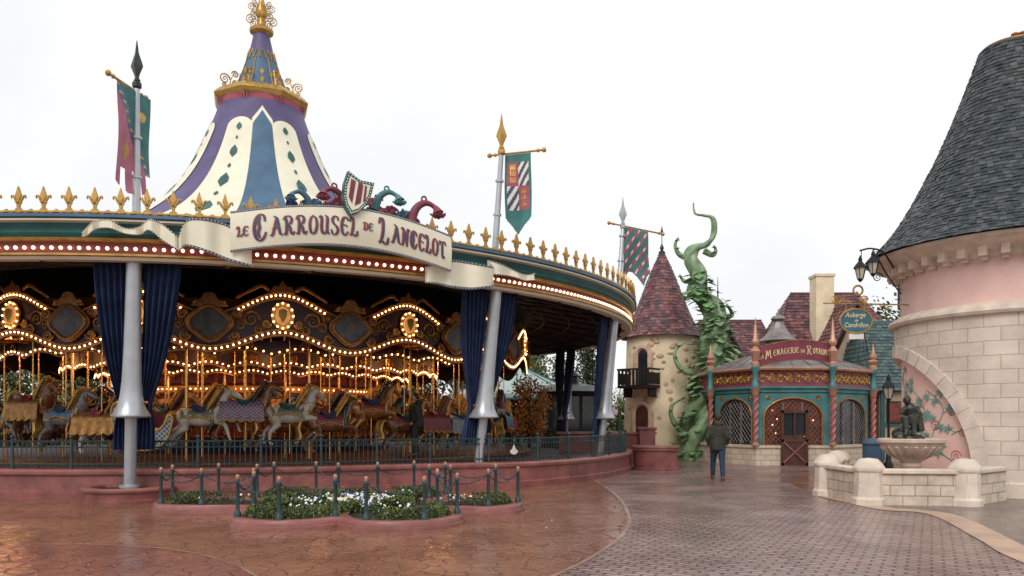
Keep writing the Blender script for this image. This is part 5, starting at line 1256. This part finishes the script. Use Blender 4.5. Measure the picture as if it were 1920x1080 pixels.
for i in range(16): a=2*PI*i/16; b.tube([c+V(4.2*cos(a),4.2*sin(a),3.22),c+V(1.6*cos(a),1.6*sin(a),4.43),c+V(0,0,5.12)],.03,4)
b.lathe([(4.23,2.85),(4.23,2.95)],16,0,c); b.build('seams',X['teal'],t)
for k in range(8):
    b=MB(); a=2*PI*k/8+.2; b.tube([c+V(4*cos(a),4*sin(a),0),c+V(4*cos(a),4*sin(a),3)],.07,8); b.build('tent_pole',X['teal'],t)
for i,(x,y,m,l) in enumerate(((1.2,36,'crimson','closed red parasol'),(5.6,40,'leafd','closed dark green parasol'),(4.9,42,'redcap','open red parasol'))):
    t=thing('parasol',l+' standing beyond the carousel terrace','parasol',(x,y,0)); b=MB(); b.tube([V(x,y,0),V(x,y,2.4)],.03,6); b.build('parasol_pole',X['wood'],t)
    b=MB(); b.lathe([(.2,.9),(.16,1.6),(.04,2.4)] if i<2 else [(1.4,1.95),(.7,2.3),(.02,2.5)],10,0,V(x,y,0)); b.build('parasol_cloth',X[m],t)
# ------------------------------------------------------------ trees
def tree_mesh(h,cr,leafm,n=2600,conif=False,ls=.16,seed=1):
    rd=random.Random(seed); t=MB(); t.tube([V(0,0,0),V(.05,0,h*.35),V(-.03,.04,h*.7),V(0,0,h*.95)],[h*.03,h*.024,h*.014,.02],8)
    l=MB(); cl=[]
    if conif:
        for i in range(70):
            z=h*(.12+.85*i/70); rr_=cr*(1-(z/h))**.8*rd.uniform(.7,1.1)+.1
            for k in range(5):
                a=rd.random()*6.28; t.tube([V(0,0,z),V(rr_*cos(a),rr_*sin(a),z-.15*rr_)],[.03,.008],4)
                for q in range(4): f=.25+.25*q; cl.append((V(rr_*f*cos(a),rr_*f*sin(a),z-.15*rr_*f),.12*cr+.03))
    else:
        for i in range(34):
            a=rd.random()*6.28; z=h*rd.uniform(.25,.95); w_=cr*math.sqrt(max(.05,1-((z/h-.60)/.42)**2)); rr_=w_*rd.uniform(.45,1)
            e=V(rr_*cos(a),rr_*sin(a),z); s0=V(0,0,z*.6); t.tube([s0,s0.lerp(e,.5)+V(0,0,.1),e],[h*.012,h*.008,.012],5); cl.append((e,cr*.24)); cl.append((s0.lerp(e,.7),cr*.2))
    for _ in range(n):
        c,s=rd.choice(cl); p=c+V(rd.gauss(0,s),rd.gauss(0,s),rd.gauss(0,s*.7)); u=V(rd.gauss(0,1),rd.gauss(0,1),rd.gauss(0,1)).normalized(); w_=u.orthogonal().normalized(); x=u.cross(w_); q=ls*rd.uniform(.6,1.3)
        l.add([p-w_*q,p+x*q*.5,p+w_*q,p-x*q*.5],[(0,1,2,3)],rd.randrange(len(leafm)))
    return t.mesh('trunk',[X['bark']]),l.mesh('crown',leafm,sharp=180)
TM={'green':tree_mesh(8,2.6,[X['leafm'],X['leafd'],X['leafy']],3600,seed=2),'yellow':tree_mesh(7,2.4,[X['leafy'],X['leafm']],3200,seed=3),'orange':tree_mesh(3.6,.95,[X['leafo'],X['leafo'],X['leafy']],2600,ls=.08,seed=4),'conifer':tree_mesh(9,2.3,[X['leafd'],X['leafd'],X['leafm']],5200,True,.13,seed=5)}
def tree(kind,x,y,s,label,group=None):
    t=thing('tree',label,'tree',(x,y,0),random.random()*6.28,group); t.scale=(s,s,s); mk('trunk',TM[kind][0],t); mk('crown',TM[kind][1],t)
tree('orange',.75,35.0,1.02,'small orange autumn tree beyond the carousel terrace')
tree('conifer',1.6,58,.95,'dark layered cedar above the pale canopy roof')
tree('conifer',5.9,60,.95,'dark conifer just left of the ochre tower')
tree('conifer',4.0,64,.8,'smaller conifer between the cedar and the ochre tower')
tree('yellow',7.0,48,.5,'low yellowing tree behind the dark kiosk')
tree('green',19.5,40,.95,'leafy tree crown between the inn roof and pink tower')
tree('conifer',23,44,.9,'dark conifer behind the inn roof')
for i in range(15):
    k=('yellow','green','yellow','conifer')[i%4]; tree(k,-50+i*3.6,50+6*random.random(),random.uniform(.8,1.05),{'yellow':'yellow green tree in the row beyond the carousel','green':'green leafy tree in the row beyond the carousel','conifer':'tall conifer in the row beyond the carousel'}[k],'trees beyond the carousel')
b=MB()
for _ in range(14000):
    x=random.uniform(-60,60); leaves(b,V(x,62+random.uniform(-1,1),random.random()**.8*(2.6+.8*sin(x*.4))),1,.34,0,(.2,.5,.2),[0,1,2])
tag(b.build('far_hedgerow',[X['leafd'],X['leafm'],X['leafy']],org=(0,62,0),sharp=180),'far mass of dark shrubs closing the view behind the park','shrubs',kind='stuff')
b=MB()
for _ in range(9000):
    x=random.uniform(-38,-4); leaves(b,V(x,44.5+random.uniform(-.6,.6),random.random()**.8*(1.5+.4*sin(x*.9))),1,.22,0,(.15,.3,.12),[0,1,2,0])
tag(b.build('shrub_border',[X['leafd'],X['leafm'],X['leafy']],org=(-20,44.5,0),sharp=180),'low dark shrub border seen through the carousel below the trees','shrubs',kind='stuff')
# ------------------------------------------------------------ people
def person(loc_,rz,label,jm,pm,h=1.75,stride=.18,hood=True):
    t=thing('person',label,'person',loc_,0); s=h/1.75; q=Matrix.Rotation(rz,3,'Z'); P=lambda x,y,z:q@V(x*s,y*s,z*s)+Vector(loc_)
    b=MB(); f=[(-1,stride),(1,-stride)]
    b.tube([P(0,0,.92),P(0,0,1.1),P(0,.01,1.3),P(0,0,1.44),P(0,.01,1.52)],[.15,.135,.165,.12,.055],12)
    b.sph(P(0,.03,1.64),(.078*s,.095*s,.115*s),14,10); b.sph(P(0,.125,1.63),.018,6,5)
    for sd in (-1,1): b.sph(P(sd*.08,.02,1.63),(.015,.025,.03),6,5)
    for sd,st_ in f:
        b.tube([P(sd*.09,0,.92),P(sd*.1,st_*.55+.05,.5),P(sd*.1,st_,.09)],[.10,.065,.042],10)
        b.tube([P(sd*.1,st_-.05,.05),P(sd*.11,st_+.16,.035)],[.04,.035],8)
        b.tube([P(sd*.17,0,1.42),P(sd*.25,-.04,1.15),P(sd*.21,.10,.95)],[.055,.045,.03],9)
        b.tube([P(sd*.21,.10,.95),P(sd*.19,.15,.90)],[.035,.035],8)
        for k in range(4): b.tube([P(sd*.19+.015*(k-1.5),.15,.90),P(sd*.185+.015*(k-1.5),.185,.86),P(sd*.18+.015*(k-1.5),.18,.825-.004*(k%2))],[.009,.008,.006],5)
        b.tube([P(sd*.17,.14,.92),P(sd*.14,.17,.89)],[.011,.008],5)
    blob(b,'body',X['skin'],t,voxel=.014,smooth=2)
    b=MB(); b.tube([P(0,.0,.80),P(0,0,.9),P(0,0,1.1),P(0,.01,1.3),P(0,0,1.42),P(0,0,1.50)],[.20,.205,.19,.205,.17,.085],14,0)
    for sd in (-1,1):
        b.tube([P(sd*.14,0,1.42),P(sd*.2,0,1.38),P(sd*.275,-.05,1.14),P(sd*.22,.10,.95)],[.09,.085,.068,.055],10)
    if hood: b.sph(P(0,-.07,1.50),(.12*s,.11*s,.075*s),12,8)
    blob(b,'jacket',jm,t,voxel=.02,smooth=2)
    b=MB()
    for sd,st_ in f: b.tube([P(sd*.085,0,.95),P(sd*.09,st_*.3+.02,.72),P(sd*.1,st_*.55+.04,.5),P(sd*.1,st_,.1)],[.135,.105,.08,.062],10)
    blob(b,'trousers',pm,t,voxel=.018,smooth=2)
    for sd,st_ in f:
        b=MB(); b.tube([P(sd*.1,st_-.07,.055),P(sd*.1,st_+.06,.06),P(sd*.11,st_+.18,.04)],[.05,.052,.04],10); blob(b,'shoe',X['shoe'],t,voxel=.015,smooth=1)
    b=MB(); b.sph(P(0,.0,1.675),(.088*s,.10*s,.105*s),14,10); b.build('hair',X['hair'],t)
    return t
person((5.6,20.9,0),R(-8),'person in olive hooded jacket and blue jeans walking away across the wet paving',X['jacket'],X['jeans'],1.78,.27)
person((-.1,31.5,.42),R(170),'person in red coat standing beyond the carousel rail',X['crimson'],X['dark'],1.65,.08)
person((-.75,33,.42),R(150),'person in dark coat standing beside the one in red coat',X['dark'],X['jeans'],1.75,.08)
person(tuple(pol(9.3,-46,FZ)),R(100),'person in black coat standing on the carousel platform among the horses',X['dark'],X['dark'],1.75,.05)
